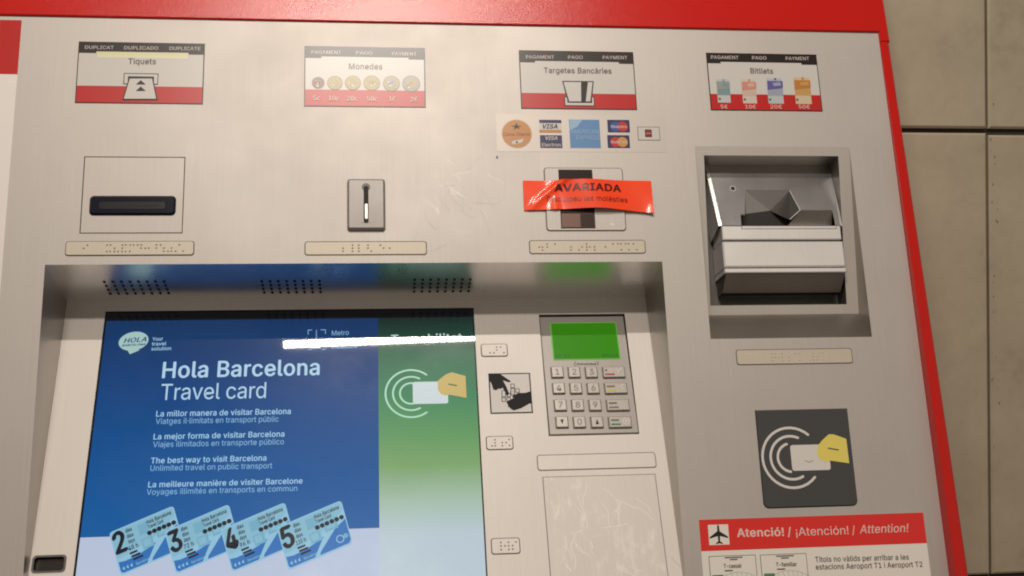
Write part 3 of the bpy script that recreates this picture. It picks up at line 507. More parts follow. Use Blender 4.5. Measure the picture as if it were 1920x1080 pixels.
# icon with "Metro included"
for q in ((577, 617, 585, 618.2), (601, 616.5, 610, 617.7), (577, 653.5, 585, 654.7), (603, 653.3, 611, 654.5), (577, 618, 578.2, 626), (609.5, 617, 610.7, 625)): M.prect(*q, h2, TXTL)
M.pix([(592, 640), (594.5, 640), (602, 652), (585, 652)], h2, PALETX); M.pix([(592.2, 617), (594, 617), (594.6, 640), (591.6, 640)], h2, FAINT)
M.text('Metro', (622, 628), (654, 626.5), 9, h2, TXTL); M.text('included', (622, 653), (669, 651), 9, h2, TXTL)
M.text('T-mobilitat', (733, 643), (867, 639.5), 16, h2, PALETX, 0.018)
# contactless pictogram on the green field
c = INN.at(771, 736.5); px = INN.at(772, 736)[0] - c[0]; px = (INN.at(821, 736)[0] - c[0]) / 50
for r_, a0, a1 in ((48, 52, 306), (34, 62, 298), (21, 80, 282)): M.arc(c, r_ * px, 3.4 * px, a0, a1, h2, MINT)
M.poly(rr(INN.R(774, 714.5, 840, 756), 0.002), h3, SCARD)
M.pix([(821, 713), (836, 701), (847, 697), (873, 704), (875, 745), (843, 739), (836, 741), (827, 738), (821, 730)], h4, SHAND); M.pix([(840.5, 718), (857, 721), (857, 723.5), (840.5, 720.5)], h5, SLINE)
# travel card drawings 2..5
for k, (tx, ty) in enumerate(((324.5, 947.0), (428.7, 944.5), (534.0, 941.2), (639.6, 937.7))):
    def C(s, t, tx=tx, ty=ty): return INN.at(tx - 121 * (1 - s) + 22.2 * t, ty + 51.3 * (1 - s) + 80.5 * t)
    hz = h2 + k * 0.0004; q = []
    for cs, ct, a in ((0.05, 0.93, 180), (0.95, 0.93, 270), (0.95, 0.07, 0), (0.05, 0.07, 90)):
        for i in range(4): t = math.radians(a + 30 * i); q.append(C(cs + 0.05 * math.cos(t), ct - 0.07 * math.sin(t)))
    M.poly(q, hz, EDGE); M.poly([C(0.02, .06), C(0.02, 0.62), C(0.25, 0.60), C(0.6, 0.50), (C(0.98, 0.22)), C(0.98, 0.06), C(0.95, 0.03), C(0.05, 0.03)], hz + 4e-5, ICY)
    M.poly([C(0.02, 0.70), C(0.12, 0.73), C(0.30, 0.72), C(0.50, 0.66), C(0.62, 0.60), C(0.42, 0.965), C(0.05, 0.965), C(0.02, 0.92)], hz + 4e-5, CARDB)
    M.poly([C(0.52, 0.90), C(0.80, 0.55), C(0.985, 0.42), C(0.985, 0.9), C(0.95, 0.965), C(0.5, 0.965)], hz + 5e-5, CARDB)
    for s0, t0, w_ in ((0.42, 0.10, .14), (0.42, 0.42, .17), (0.66, 0.30, .2)): M.poly([C(s0, t0), C(s0 + w_, t0), C(s0 + w_, t0 + .24), C(s0, t0 + .24)], hz + 6e-5, ICY2)
    for s0, t0, w_ in ((0.44, 0.46, .11), (0.69, 0.34, .13)): M.poly([C(s0, t0), C(s0 + w_, t0), C(s0 + w_, t0 + .15), C(s0, t0 + .15)], hz + 8e-5, ICY)
    def T(st, s0, t0, s1, cap, m, bold=0.02, C=C):
        vs, fs = text_mesh(st, bold); lo_ = min(v[0] for v in vs); hi_ = max(v[0] for v in vs)
        M.raw([INN.p(*C(s0 + (s1 - s0) * (v[0] - lo_) / (hi_ - lo_), t0 - v[1] / CAP * cap), hz + 1.1e-4 + v[2]) for v in vs], fs, m)
    T(str(k + 2), 0.015, 0.52, 0.21, 0.46, SK, 0.035)
    for j, st in enumerate(('dies', 'días', 'days')): T(st, 0.235, 0.155 + 0.125 * j, 0.335, 0.085, SK, 0.03)
    T(('48 h', '72 h', '96 h', '120 h')[k], 0.21, 0.55, 0.36, 0.095, SK, 0.02)
    for j in range(4): M.poly([C(0.21 + .012 * j, 0.60 + 0.075 * j), C(0.33 + .03 * j, 0.60 + 0.075 * j), C(0.33 + .03 * j, 0.645 + 0.075 * j), C(0.21 + .012 * j, 0.645 + 0.075 * j)], hz + 1.3e-4, SK) if j < 3 else None
    T('Hola Barcelona', 0.56, 0.16, 0.94, 0.085, SK, 0.03); T('Travel Card', 0.56, 0.265, 0.80, 0.08, SK, 0.03)
    for j in range(6):
        a, b = C(0.565 + 0.075 * j, 0.36); M.disc((a, b), 0.0021, hz + 1.2e-4, SK, 8)
    for j in range(3):
        a, b = C(0.07 + 0.06 * j, 0.875); M.poly([C(0.05 + 0.06 * j, 0.875), C(0.085 + 0.06 * j, 0.83), C(0.085 + 0.06 * j, 0.92)], hz + 1.2e-4, EDGE)
    T('Barcelona', 0.26, 0.92, 0.46, 0.06, EDGE, 0.0)
    if k == 3: M.disc(C(0.84, 0.80), 0.0035, hz + 1.2e-4, EDGE, 14); M.disc(C(0.84, 0.80), 0.0026, hz + 1.5e-4, CARDB, 14); M.disc(C(0.93, 0.78), 0.0022, hz + 1.2e-4, ICY2, 8)
disp = M.build('touchscreen', root)

# ------------------------------------------------------------------ keypad
Rp = grow(padR, -0.0006)
tiltp = math.radians(2.0)
PADF = Frame(INN.p(0, Rp[1], 0.0015), (1, 0, 0), Vector((0, math.cos(T2), -math.sin(T2))) * math.cos(tiltp) - INN.n * math.sin(tiltp))
HP = (Rp[3] - Rp[1]) / math.cos(tiltp)
M = MB(PADF); M.box((Rp[0], 0, Rp[2], HP - 0.0002), -0.006, 0, PADM, 0.0006)
EMB = mat('keypad_emblem', (0.05, 0.045, 0.04), 0.5)
for _k in range(9): M.prect(1082 + 4.1 * _k, 681 + (_k % 2) * .6, 1085 + 4.1 * _k, 684.2, 0.00015, EMB)   # illegible maker's emblem
M.arc(PADF.at(1080, 682.5), 0.0016, 0.0006, 90, 270, 0.00015, EMB, 8); M.arc(PADF.at(1119, 681.5), 0.0016, 0.0006, -90, 90, 0.00015, EMB, 8)
pad = M.build('keypad', root)
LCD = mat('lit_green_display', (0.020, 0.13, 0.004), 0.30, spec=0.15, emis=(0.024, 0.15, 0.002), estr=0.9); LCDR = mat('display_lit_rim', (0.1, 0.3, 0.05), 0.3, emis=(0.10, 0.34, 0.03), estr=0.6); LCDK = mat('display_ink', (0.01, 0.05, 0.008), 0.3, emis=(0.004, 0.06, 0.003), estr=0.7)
L = PADF.R(1036, 606.5, 1157.5, 673)
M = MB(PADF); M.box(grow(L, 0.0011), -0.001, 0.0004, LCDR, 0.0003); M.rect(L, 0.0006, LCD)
M.text('07 57', (1041, 671), (1069, 670.5), 5, 0.0007, LCDK, 0.02); M.text('80222', (1129, 669.5), (1158, 669), 5, 0.0007, LCDK, 0.02)
M.build('display', pad)
KSH = mat('key_gap', (0.16, 0.145, 0.13), 0.5, 0.4); KGREY = mat('key_engraving', (0.17, 0.15, 0.13), 0.5, 0.3); KRED = mat('key_red_bar', (0.42, 0.05, 0.03), 0.4); KYEL = mat('key_yellow_bar', (0.60, 0.48, 0.06), 0.4); KGRN = mat('key_green_bar', (0.04, 0.20, 0.12), 0.4); KPAL = mat('key_pale_mark', (0.72, 0.66, 0.62), 0.4)
Q = lambda x, y: (980 + x / 4.32, 580 + y / 4.32)
cols = [((228, 332), (243, 340), (253, 353), (265, 367)), ((368, 462), (378, 482), (395, 493), (407, 508)), ((505, 608), (518, 618), (537, 635), (548, 648)), ((648, 828), (665, 845), (675, 860), (688, 880))]
rows = [(470, 560), (600, 690), (735, 828), (873, 965)]; names = ['123X', '456C', '789-', 'v0^O']
cu = []
for j, cc in enumerate(cols):
    rs = [PADF.R(*Q(cc[i][0], rows[i][0]), *Q(cc[i][1], rows[i][1])) for i in range(4)]
    cu.append((sum(r[0] for r in rs) / 4, sum(r[2] for r in rs) / 4))
for i in range(4):
    for j in range(4):
        r = PADF.R(*Q(cols[j][i][0], rows[i][0]), *Q(cols[j][i][1], rows[i][1])); r = (cu[j][0], r[1], cu[j][1], r[3])
        M = MB(PADF); M.box(grow(r, 0.0004), -0.0008, 0.00012, KSH); M.prism(rr(grow(r, -0.0002), 0.0010), -0.0005, 0.0024, KEYM, 0.0007)
        ch = names[i][j]; t = 0.0025; mx, my = (r[0] + r[2]) / 2, (r[1] + r[3]) / 2; w, hh = r[2] - r[0], r[3] - r[1]; lab = None
        if ch.isdigit():
            vs, fs = text_mesh(ch, 0.01); lo_ = min(v[0] for v in vs); hi_ = max(v[0] for v in vs); sc = hh * 0.52 / CAP
            M.raw([PADF.p(mx + (v[0] - (lo_ + hi_) / 2) * sc, my - hh * 0.26 + v[1] * sc, t + v[2]) for v in vs], fs, KGREY)
        elif ch == 'v': M.poly([(mx - w * .14, my + hh * .2), (mx + w * .14, my + hh * .2), (mx, my - hh * .24)], t, K)
        elif ch == '^': M.poly([(mx - w * .14, my - hh * .22), (mx + w * .14, my - hh * .22), (mx, my + hh * .24)], t, K)
        else:
            bar_ = {'X': KRED, 'C': KYEL, '-': KGREY, 'O': KGRN}[ch]; M.rect((r[0] + w * .09, r[1] + hh * .2, r[0] + w * .52, r[1] + hh * .36), t, bar_)
            M.rect((r[0] + w * .1, r[1] + hh * .55, r[0] + w * (.46 if ch != 'X' else .2), r[1] + hh * .74), t, KGREY)
            if ch == 'X': M.line([(r[2] - w * .4, r[3] - hh * .12), (r[2] - w * .30, r[3] - hh * .45), (r[2] - w * .12, r[3] - hh * .1)], 0.0008, t, KPAL); M.line([(r[2] - w * .30, r[3] - hh * .45), (r[2] - w * .36, r[3] - hh * .62)], 0.0008, t + 2e-5, KPAL)
            if ch == 'C': M.line([(r[2] - w * .16, r[3] - hh * .2), (r[2] - w * .34, r[3] - hh * .42), (r[2] - w * .16, r[3] - hh * .62)], 0.0007, t, KPAL)
            if ch == 'O': M.arc((r[2] - w * .24, my + hh * .06), hh * .26, 0.0008, 0, 360, t, KPAL, 16); M.disc((r[2] - w * .24, my + hh * .06), hh * .1, t, KPAL, 8)
            lab = {'X': 'wide cancel key with a red bar', 'C': 'wide correction key with a yellow bar', '-': 'wide menu key with a dark bar', 'O': 'wide confirm key with a green bar'}[ch]
        M.build('key', pad, lab)

# ------------------------------------------------------------------ plates with braille
def plate(fr, r, dots, parent=root, h=0.0007, lab=None, m=BRAILLE, dotm=None, rad=0.0020, lift=True):
    M = MB(fr); M.poly(rr(grow(r, 0.0007), rad + 0.0005), 0.00008, SEAM); M.prism(rr(r, rad), 0.0, h, m, 0.0003)
    for a, b in dots: M.dome((a, b), 0.00085, h - 0.00005, dotm or m, 0.0006)
    return M.build('braille_plate', parent, lab)
DOTM = mat('worn_braille_dot', (0.27, 0.215, 0.155), 0.4)
def cells(r, x0, x1, n, seed):
    rnd = random.Random(seed); out = []; hgt = r[3] - r[1]; st = hgt * 0.24
    for i in range(n):
        a = r[0] + (r[2] - r[0]) * (x0 + (x1 - x0) * i / max(1, n - 1))
        if rnd.random() < 0.14: continue
        for c_ in (0, 1):
            for j in range(3):
                if rnd.random() < 0.45: out.append((a + c_ * st, (r[1] + r[3]) / 2 + (1 - j) * st))
    return out
r = PAN.R(124, 453.5, 363, 478.5); plate(PAN, r, cells(r, 0.08, 0.92, 15, 1), dotm=DOTM, h=0.0012)
r = PAN.R(572.5, 453.8, 799, 477.5); plate(PAN, r, cells(r, 0.31, 0.67, 8, 2), dotm=DOTM)
r = PAN.R(993.5, 451.5, 1209, 475); plate(PAN, r, cells(r, 0.08, 0.90, 13, 3), dotm=DOTM)
r = PAN.R(1381.5, 655.5, 1597, 682); plate(PAN, r, cells(r, 0.30, 0.72, 8, 4), dotm=BRAILLE)
for k, q in enumerate(((903, 646, 950.5, 668), (912.5, 819, 961, 842.5), (922, 1010, 974, 1038))):
    r = INN.R(*q); plate(INN, r, cells(r, 0.2, 0.75, 3, 11 + k), dotm=DOTM, m=STEEL_IN, h=0.0009)
r = INN.R(1008, 851.5, 1229, 879)
M = MB(INN); M.poly(rr(grow(r, 0.0006), 0.0028), 0.00008, SEAM); M.prism(rr(r, 0.0024), 0, 0.0006, STEEL_IN, 0.0003); M.build('blank_plate', root)
RES = brushed('plate_with_glue_residue', (0.68, 0.635, 0.585), 0.58, 0.20)
_b = bsdf(RES); _old = _b.inputs['Base Color'].links[0].from_socket
_d = noise(RES, texco(RES, (1, 0.55, 1)), 22.0, 3, 0.6); _k = noise(RES, texco(RES, (1.0, 0.35, 1)), 95.0, 5, 0.72)
_k2 = maprange(RES, _k, 0.53, 0.70, 0, 1); _d2 = maprange(RES, _d, 0.44, 0.60, 0, 0.75); _mm = nd(RES, 'ShaderNodeMath', operation='MULTIPLY'); lk(RES, _k2, _mm.inputs[0]); lk(RES, _d2, _mm.inputs[1])
_mx = nd(RES, 'ShaderNodeMix', data_type='RGBA'); lk(RES, _mm.outputs[0], _mx.inputs[0]); lk(RES, _old, _mx.inputs[6]); _mx.inputs[7].default_value = (0.88, 0.84, 0.78, 1); lk(RES, _mx.outputs[2], _b.inputs['Base Color'])
x0 = INN.at(1025, 985)[0]; x1 = INN.at(1240, 985)[0]; y1 = INN.at(1120, 892.5)[1]; r = (x0, bI + 0.012, x1, y1)
M = MB(INN); M.rect(grow(r, 0.0005), 0.00008, SEAM); M.box(r, 0, 0.0006, RES, 0.0003)
SCR2 = mat('pale_scratch', (0.80, 0.76, 0.70), 0.45, 0.2)
scratches(M, 1100, 985, 38, 45, 12, [SCR2], 10, 55, 0.0005, 0.00066, 1.1); scratches(M, 1110, 1040, 50, 25, 14, [SCR2], 8, 45, 0.0007, 0.00066, 1.3)
scratches(M, 1060, 960, 25, 50, 8, [SCR2], 15, 45, 0.00045, 0.00066, 1.4); scratches(M, 1160, 940, 26, 18, 9, [SCR2], 15, 50, 0.0006, 0.00066, 0.8)
M.build('scratched_plate', root, 'thin cover plate covered with pale scratches')

# ------------------------------------------------------------------ instruction signs
def sign(corners, words, title, band, tabs, redtop):
    (x0, y0), (x1, y1), (x2, y2), (x3, y3) = corners
    r = (0.5 * (PAN.at(x0, y0)[0] + PAN.at(x3, y3)[0]), 0.5 * (PAN.at(x3, y3)[1] + PAN.at(x2, y2)[1]), 0.5 * (PAN.at(x1, y1)[0] + PAN.at(x2, y2)[0]), 0.5 * (PAN.at(x0, y0)[1] + PAN.at(x1, y1)[1]))
    M = MB(); M.box(grow(r, 0.0005), -0.001, 0.0004, K, 0.0002); q = grow(r, -0.0004); e = 0.0005
    xm = (x0 + x1) / 2; yb = PAN.at(xm, band)[1]; yr = PAN.at(xm, redtop)[1]
    M.rect((q[0], yr, q[2], yb), e, WH); M.rect((q[0], q[1], q[2], yr), e, RD); M.rect((q[0], yb, q[2], q[3]), e, K)
    for a, b in ((q[0], PAN.at(tabs[0], band)[0]), (PAN.at(tabs[1], band)[0], q[2])): M.rect((a, yb - 0.0017, b, yb), e + 0.0001, K)
    for st, a, b, y, yy in words: M.text(st, (a, y), (b, yy), 6.2, e + 0.0002, LT, 0.012)
    st, a, b, y, yy, cap = title; M.text(st, (a, y), (b, yy), cap, e + 0.0002, GYD, 0.018)
    return M, q, e + 0.0002
M, q, e = sign(((149.4, 78.4), (384, 83.4), (378.6, 194.7), (141, 192.8)), (('DUPLICAT', 159.5, 213.5, 92.2, 93), ('DUPLICADO', 233, 297, 93.2, 94), ('DUPLICATE', 318, 376, 94.3, 95)), ('Tiquets', 240.5, 292.5, 120.6, 121, 10.5), 98.2, (181, 354), 162.3)
M.prect(182, 99, 353, 104.5, e - 0.0001, YL); M.prect(183, 104.5, 352, 110, e - 0.0001, YL2)  # fading glow below the black band, painted as two yellow strips
M.prect(232, 138, 297, 159, e, K); M.prect(233.6, 139.6, 295.6, 157.4, e + 1e-4, WH); M.prect(240, 144, 289, 157.6, e + 2e-4, K)
M.pix([(242, 147), (287.5, 147), (296, 188), (230, 188)], e + 3e-4, K); M.pix([(244, 148.3), (285.5, 148.3), (293, 186), (232.8, 186)], e + 4e-4, WH)
for ay, by in ((151.4, 159.6), (163, 171.7)): M.pix([(264.4, ay), (274, by), (255, by)], e + 5e-4, K)
M.build('instruction_sign', root, 'ticket duplicate sign with a slot and arrow picture')
M, q, e = sign(((572.5, 86), (795, 92.5), (797.5, 201), (571, 199)), (('PAGAMENT', 584, 640, 101.5, 102.2), ('PAGO', 668, 698, 103, 103.4), ('PAYMENT', 735, 781, 104.5, 105)), ('Monedes', 654, 717, 130, 130.5, 10.5), 107.5, (602.5, 766), 169.3)
COP = print_mat('print_copper_coin', (0.25, 0.12, 0.085)); GLD = print_mat('print_gold_coin', (0.43, 0.36, 0.18)); GLD2 = print_mat('print_gold_coin_edge', (0.30, 0.22, 0.09)); SIL = print_mat('print_silver_coin', (0.34, 0.34, 0.34)); SILD = print_mat('print_silver_coin_edge', (0.22, 0.21, 0.20))
px = (PAN.at(700, 156)[0] - PAN.at(690, 156)[0]) / 10
for cxp, cyp, rp, m1, m2 in ((596.7, 155.7, 12, COP, SILD), (628, 156, 14.5, GLD, GLD2), (661.7, 156, 15, GLD, GLD2), (697, 156.3, 15.7, GLD, GLD2), (734, 157.2, 16, GLD, SILD), (771, 157.4, 17, SIL, GLD2)):
    c = PAN.at(cxp, cyp); M.disc(c, rp * px, e, m2); M.disc(c, (rp - 1.4) * px, e + 1e-4, m1)
    if m1 is GLD and m2 is SILD: M.disc(c, rp * .62 * px, e + 2e-4, SIL)
    if m1 is SIL: M.disc(c, rp * .62 * px, e + 2e-4, GLD)
    for k in range(9): a = random.uniform(0, 6.3); d = random.uniform(0, .6) * rp * px; M.disc((c[0] + d * math.cos(a), c[1] + d * math.sin(a)), random.uniform(1.2, 3) * px, e + 2.5e-4 + k * 4e-6, random.choice((m2, m1, WH, GLD)), 6)
for st, a, b, y in (('5c', 587, 601, 188.5), ('10c', 616, 636, 189), ('20c', 650, 671, 189.5), ('50c', 688, 708, 190), ('1€', 729, 742, 190.5), ('2€', 769, 783, 191)): M.text(st, (a, y), (b, y + .2), 8.5, e + 3e-4, TXR, 0.02)
M.build('instruction_sign', root, 'coin payment sign with a row of six coins')
M, q, e = sign(((973.8, 95.8), (1186, 98), (1193.5, 205), (978, 204)), (('PAGAMENT', 986, 1039, 110.3, 110.8), ('PAGO', 1065, 1092.5, 111, 111.3), ('PAYMENT', 1130, 1176, 111.3, 111.8)), ('Targetes Bancàries', 1019.6, 1146.7, 137.3, 138.6, 10), 115.8, (1003, 1160), 175.7)
M.prect(1057.5, 182, 1114.5, 199.5, e, K); M.prect(1059.5, 183.4, 1113, 198, e + 1e-4, WH); M.prect(1063.5, 183, 1109.8, 193.5, e + 2e-4, K)
M.pix([(1053.8, 152.4), (1113, 153), (1108.8, 193), (1064.8, 193)], e + 3e-4, K); M.pix([(1056.2, 154.6), (1110.8, 155), (1106.4, 191), (1067, 191)], e + 4e-4, WH); M.pix([(1089, 154.5), (1102, 154.5), (1097.8, 192), (1089.5, 192)], e + 5e-4, K)
M.build('instruction_sign', root, 'bank card payment sign with a card picture')
M, q, e = sign(((1324, 99.7), (1529, 103.3), (1542, 209), (1334, 205.7)), (('PAGAMENT', 1333, 1384.6, 110.8, 111.6), ('PAGO', 1410, 1437, 112, 112.4), ('PAYMENT', 1473, 1517, 113, 113.6)), ('Bitllets', 1407, 1449.5, 138.2, 138.8, 10), 117.6, (1351, 1502), 177.5)
NOTES = ((1344, 149, 1368, 193, (0.30, 0.33, 0.31), (0.20, 0.30, 0.33), (0.50, 0.52, 0.52)), (1391, 149, 1417, 194.5, (0.62, 0.25, 0.21), (0.58, 0.44, 0.36), (0.60, 0.52, 0.46)), (1438.5, 147, 1467, 195, (0.13, 0.11, 0.32), (0.32, 0.35, 0.44), (0.46, 0.50, 0.52)), (1489.5, 145.5, 1519, 195.5, (0.50, 0.20, 0.05), (0.54, 0.32, 0.11), (0.60, 0.50, 0.34)))
for k, (a, b, c_, d, m1, m2, m3) in enumerate(NOTES):
    A, B, C_ = print_mat('print_note_dark', m1), print_mat('print_note_mid', m2), print_mat('print_note_pale', m3); H = d - b
    M.prect(a, b, c_, d, e, C_); M.prect(a, b + H * .1, c_, b + H * .68, e + 1e-4, B); M.prect(a, b + H * .12, c_, b + H * .34, e + 2e-4, A)
    M.pix([(a, b + H * .34), (c_, b + H * .34), (c_, b + H * .40), (a, b + H * .46)], e + 2.5e-4, A)
    M.pix([(a + 9, b + H * .2), (c_ - 5, b + H * .16), (c_ - 3, b + H * .3), (a + 12, b + H * .32)], e + 3e-4, B); M.disc(PAN.at(a + 5, b + H * .84), 0.0012, e + 3e-4, GYD, 7); M.disc(PAN.at((a + c_) / 2, b + 2), 0.0012, e + 3e-4, A, 7)
for st, a, b in (('5€', 1351, 1364), ('10€', 1397, 1417), ('20€', 1444, 1466), ('50€', 1497, 1518)): M.text(st, (a, 204.3), (b, 204.6), 7.2, e + 3e-4, TXR, 0.02)
M.build('instruction_sign', root, 'banknote payment sign with four banknotes')

# ------------------------------------------------------------------ ticket slot
M = MB(); M.rect(grow(tk, 0.001), -0.0015, DARK); M.box(grow(tk, -0.0006), -0.001, 0.0001, STEEL, 0.0003)
tp = M.build('ticket_slot', root)
M = MB(); M.prism(rr(TKB, 0.0038, 6), -0.001, 0.0024, BLACKP, 0.0018)
B2 = (TKB[0] + 0.008, TKB[1] + 0.0045, TKB[2] - 0.008, TKB[3] - 0.0055)
BL2 = mat('black_plastic_inner', (0.008, 0.008, 0.012), 0.3, spec=0.25); M.prism(rr(B2, 0.0025, 5), 0.001, 0.0028, BL2, 0.0006); M.rect((B2[0] + .006, B2[1] + .003, B2[2] - .006, B2[1] + .0046), 0.0029, DARK)
M.build('slot_bezel', tp)

# ------------------------------------------------------------------ coin slot
r = PAN.R(655, 341, 718.5, 429)
M = MB(); M.prism(rr(grow(r, 0.0018), 0.0028, 5), 0, 0.0042, COINM, 0.0018)
cs = M.build('coin_slot', root)
M = MB(); sl = PAN.R(682, 352, 691, 421); hq = 0.0043
M.poly(rr((sl[0] - .0016, sl[1] - .0006, sl[2] + .0016, sl[3] + .001), 0.0020), hq, COINM); M.disc(((sl[0] + sl[2]) / 2, sl[3] - .001), 0.0038, hq + 1e-4, BODY, 18); M.poly(rr(sl, 0.0016), hq + 2e-4, DARK)
M.poly(rr((sl[0] + .0012, sl[1] + .004, sl[2] - .0008, sl[1] + .018), 0.0008), hq + 3e-4, STEEL_DK)
for d in (-1, 1): M.dome(((sl[0] + sl[2]) / 2 + d * .0036, sl[1] + .0012), 0.0009, hq, STEEL_LT)
M.build('slot_insert', cs)

# ------------------------------------------------------------------ card reader
r = PAN.R(1023, 316, 1169.5, 432.5)
M = MB(); M.poly(rr(grow(r, 0.0007), 0.0032), 0.00008, SEAM); M.prism(rr(r, 0.0028, 5), 0, 0.0012, STEEL, 0.0004)
c_ = PAN.R(1049, 319, 1113, 429)
M.line([PAN.at(1122, 415.5), PAN.at(1166, 414)], 0.0005, 0.0013, SCR); M.pix([(1141, 421), (1147, 417), (1154, 425), (1146, 423)], 0.0013, SCR); M.line([PAN.at(1120, 330), PAN.at(1158, 326)], 0.0004, 0.0013, SCR)
cr = M.build('card_reader', root)
SHUT = mat('glossy_brown_shutter', (0.24, 0.15, 0.125), 0.22, 0.4, spec=0.3)
M = MB(); M.rect(c_, 0.0014, mat('dark_reader_mouth', (0.022, 0.012, 0.009), 0.4, spec=0.15)); mid = PAN.at(1080, 401)[1]; M.box((c_[0] + .0005, c_[1] + .0004, c_[2] - .0005, mid), 0.0013, 0.0022, SHUT, 0.0005)
M.rect((c_[0] + 0.018, c_[1] + .001, c_[2] - .001, mid - .0006), 0.0023, mat('shutter_dark_side', (0.05, 0.032, 0.025), 0.3, 0.2, spec=0.2)); M.build('card_mouth', cr)

# ------------------------------------------------------------------ contactless reader
M = MB(); GR = mat('dark_grey_reader_plastic', (0.062, 0.064, 0.064), 0.26); M.poly(rr(grow(rf, 0.0006), 0.005, 5, (1, 1, 0, 0)), 0.00008, DARK); M.prism(rr(rf, 0.0045, 5, (1, 1, 0, 0)), 0, 0.0012, GR, 0.0006)
PW = print_mat('print_reader_white', (0.72, 0.68, 0.64)); PY = print_mat('print_reader_yellow', (0.80, 0.67, 0.15)); hR = 0.0013
Z = lambda x, y: (1280 + x / 2.842, 700 + y / 2.842)
c = PAN.at(*Z(577, 450)); px = (PAN.at(1534, 858)[0] - PAN.at(1484, 858)[0]) / 50
for r_, a0, a1 in ((153, 49, 318), (110, 66, 298), (72, 105, 262)): M.arc(c, r_ / 2.842 * px, 13 / 2.842 * px, a0, a1, hR, PW)
M.poly(rr(PAN.R(*Z(575, 381), *Z(780, 518)), 0.0022), hR + 1e-4, PW)
M.pix([Z(*p) for p in ((718, 385), (740, 358), (775, 326), (800, 326), (868, 350), (884, 480), (785, 466), (760, 472), (722, 455), (712, 425))], hR + 2e-4, PY)
M.pix([Z(*p) for p in ((770, 396), (828, 406), (828, 413), (770, 403))], hR + 3e-4, GYD)
M.line([PAN.at(*Z(650, 465)), PAN.at(*Z(668, 475)), PAN.at(*Z(695, 466))], 0.0004, hR + 2e-4, SEAM)
M.build('contactless_reader', root)

# ------------------------------------------------------------------ bill acceptor
FB = Frame((0, BILL[3], 0), (1, 0, 0), (0, -1, -0.022 / 0.163)); FB = Frame((0, BILL[3], 0), (1, 0, 0), (0, 1, 0.022 / 0.163))
nb = 0.022; vb_ = P3(1607, 588, -nb).y
def fn_(v): return -(BILL[3] - v) * nb / (BILL[3] - vb_)
H0 = P3(1320, 291, -0.001); H1 = P3(1572, 293, -0.001); hb = P3(1585, 570, -0.0195); HU0, HU1, HV1, HV0 = H0.x, H1.x, H0.y, hb.y
M = MB()
def q3(u, v): return Vector((u, v, fn_(v)))
us = [BILL[0], HU0, HU1, BILL[2]]; vs_ = [vb_, HV0, HV1, BILL[3]]
for i in range(3):
    for j in range(3):
        if i == 1 and j == 1: continue
        M.poly3([q3(us[i], vs_[j]), q3(us[i + 1], vs_[j]), q3(us[i + 1], vs_[j + 1]), q3(us[i], vs_[j + 1])], STEEL)
M.poly3([Vector((BILL[0], BILL[1], 0)), Vector((BILL[2], BILL[1], 0)), q3(BILL[2], vb_), q3(BILL[0], vb_)], STEEL_DK)
M.poly3([Vector((BILL[2], BILL[3], 0)), q3(BILL[2], vb_), Vector((BILL[2], BILL[1], 0))], STEEL_DK); M.poly3([Vector((BILL[0], BILL[3], 0)), Vector((BILL[0], BILL[1], 0)), q3(BILL[0], vb_)], STEEL_DK)
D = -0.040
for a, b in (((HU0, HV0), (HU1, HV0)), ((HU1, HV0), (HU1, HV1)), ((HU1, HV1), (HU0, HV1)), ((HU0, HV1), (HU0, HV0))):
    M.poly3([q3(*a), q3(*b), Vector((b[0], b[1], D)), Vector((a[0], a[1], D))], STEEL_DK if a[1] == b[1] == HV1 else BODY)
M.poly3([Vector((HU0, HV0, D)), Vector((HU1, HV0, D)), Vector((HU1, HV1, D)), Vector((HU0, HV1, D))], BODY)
M.build('banknote_recess', root)
nF = -0.008; nT = -0.026
tl, tr_, br, bl = P3(1327, 308, nT), P3(1553, 307, nT), P3(1574.5, 421, nF), P3(1354, 424, nF)
vF = (br.y + bl.y) / 2; vTt = (tl.y + tr_.y) / 2; uL, uRr = bl.x, br.x
e2 = Vector((0, vTt - vF, nT - nF)).normalized(); HF = Frame((0, vF, nF), (1, 0, 0), e2)
def hp(x, y): return HF.at(x, y)
M = MB(HF); LH = (vTt - vF) / e2.y
m_ = {k: hp(*v) for k, v in dict(h1=(1391, 424), f2=(1389, 402), f=(1397, 402), A=(1398, 357), B=(1480, 357), C=(1500, 394), g1=(1561, 394), g2=(1567.5, 423)).items()}
out = [(uL, 0), (m_['h1'][0], 0), m_['f2'], m_['f'], m_['A'], m_['B'], m_['C'], m_['g1'], (m_['g2'][0], 0), (uRr, 0), (tr_.x, LH), (tl.x, LH)]
M.prism(out, -0.0015, 0, HOODM, 0.0004)
# rounded side edges of the hood
for (a0, a1), sg in (((uL, tl.x), -1), ((uRr, tr_.x), 1)):
    b0, b1 = 0.0, LH; w = 0.0042
    M.raw([HF.p(a0, b0, 0), HF.p(a1, b1, 0), HF.p(a1 + sg * w * .7, b1, -w * .3), HF.p(a0 + sg * w * .7, b0, -w * .3), HF.p(a1 + sg * w * .7, b1, -.03), HF.p(a0 + sg * w * .7, b0, -.03)], [[0, 1, 2, 3], [3, 2, 4, 5]] if sg < 0 else [[3, 2, 1, 0], [5, 4, 2, 3]], STEEL_LT)
sc_ = hp(1374, 353.5); M.disc(sc_, 0.0030, 0.0001, STEEL_LT, 16); M.disc(sc_, 0.0022, 0.0002, DARK, 14)
M.fr = PAN; M.rect((HU0 + .0006, vTt + .0002, HU1 - .0006, vTt + .0016), nT - 0.001, DARK)
hood = M.build('banknote_hood', root)
dp = 0.013
E_ = HF.p(*hp(1441.5, 394), -0.0); rE = onp(1443, 395, HF.p(0, 0, -dp), HF.n); rF_ = onp(1398, 401, HF.p(0, 0, -dp), HF.n); rF2 = onp(1388, 401, HF.p(0, 0, -dp), HF.n)
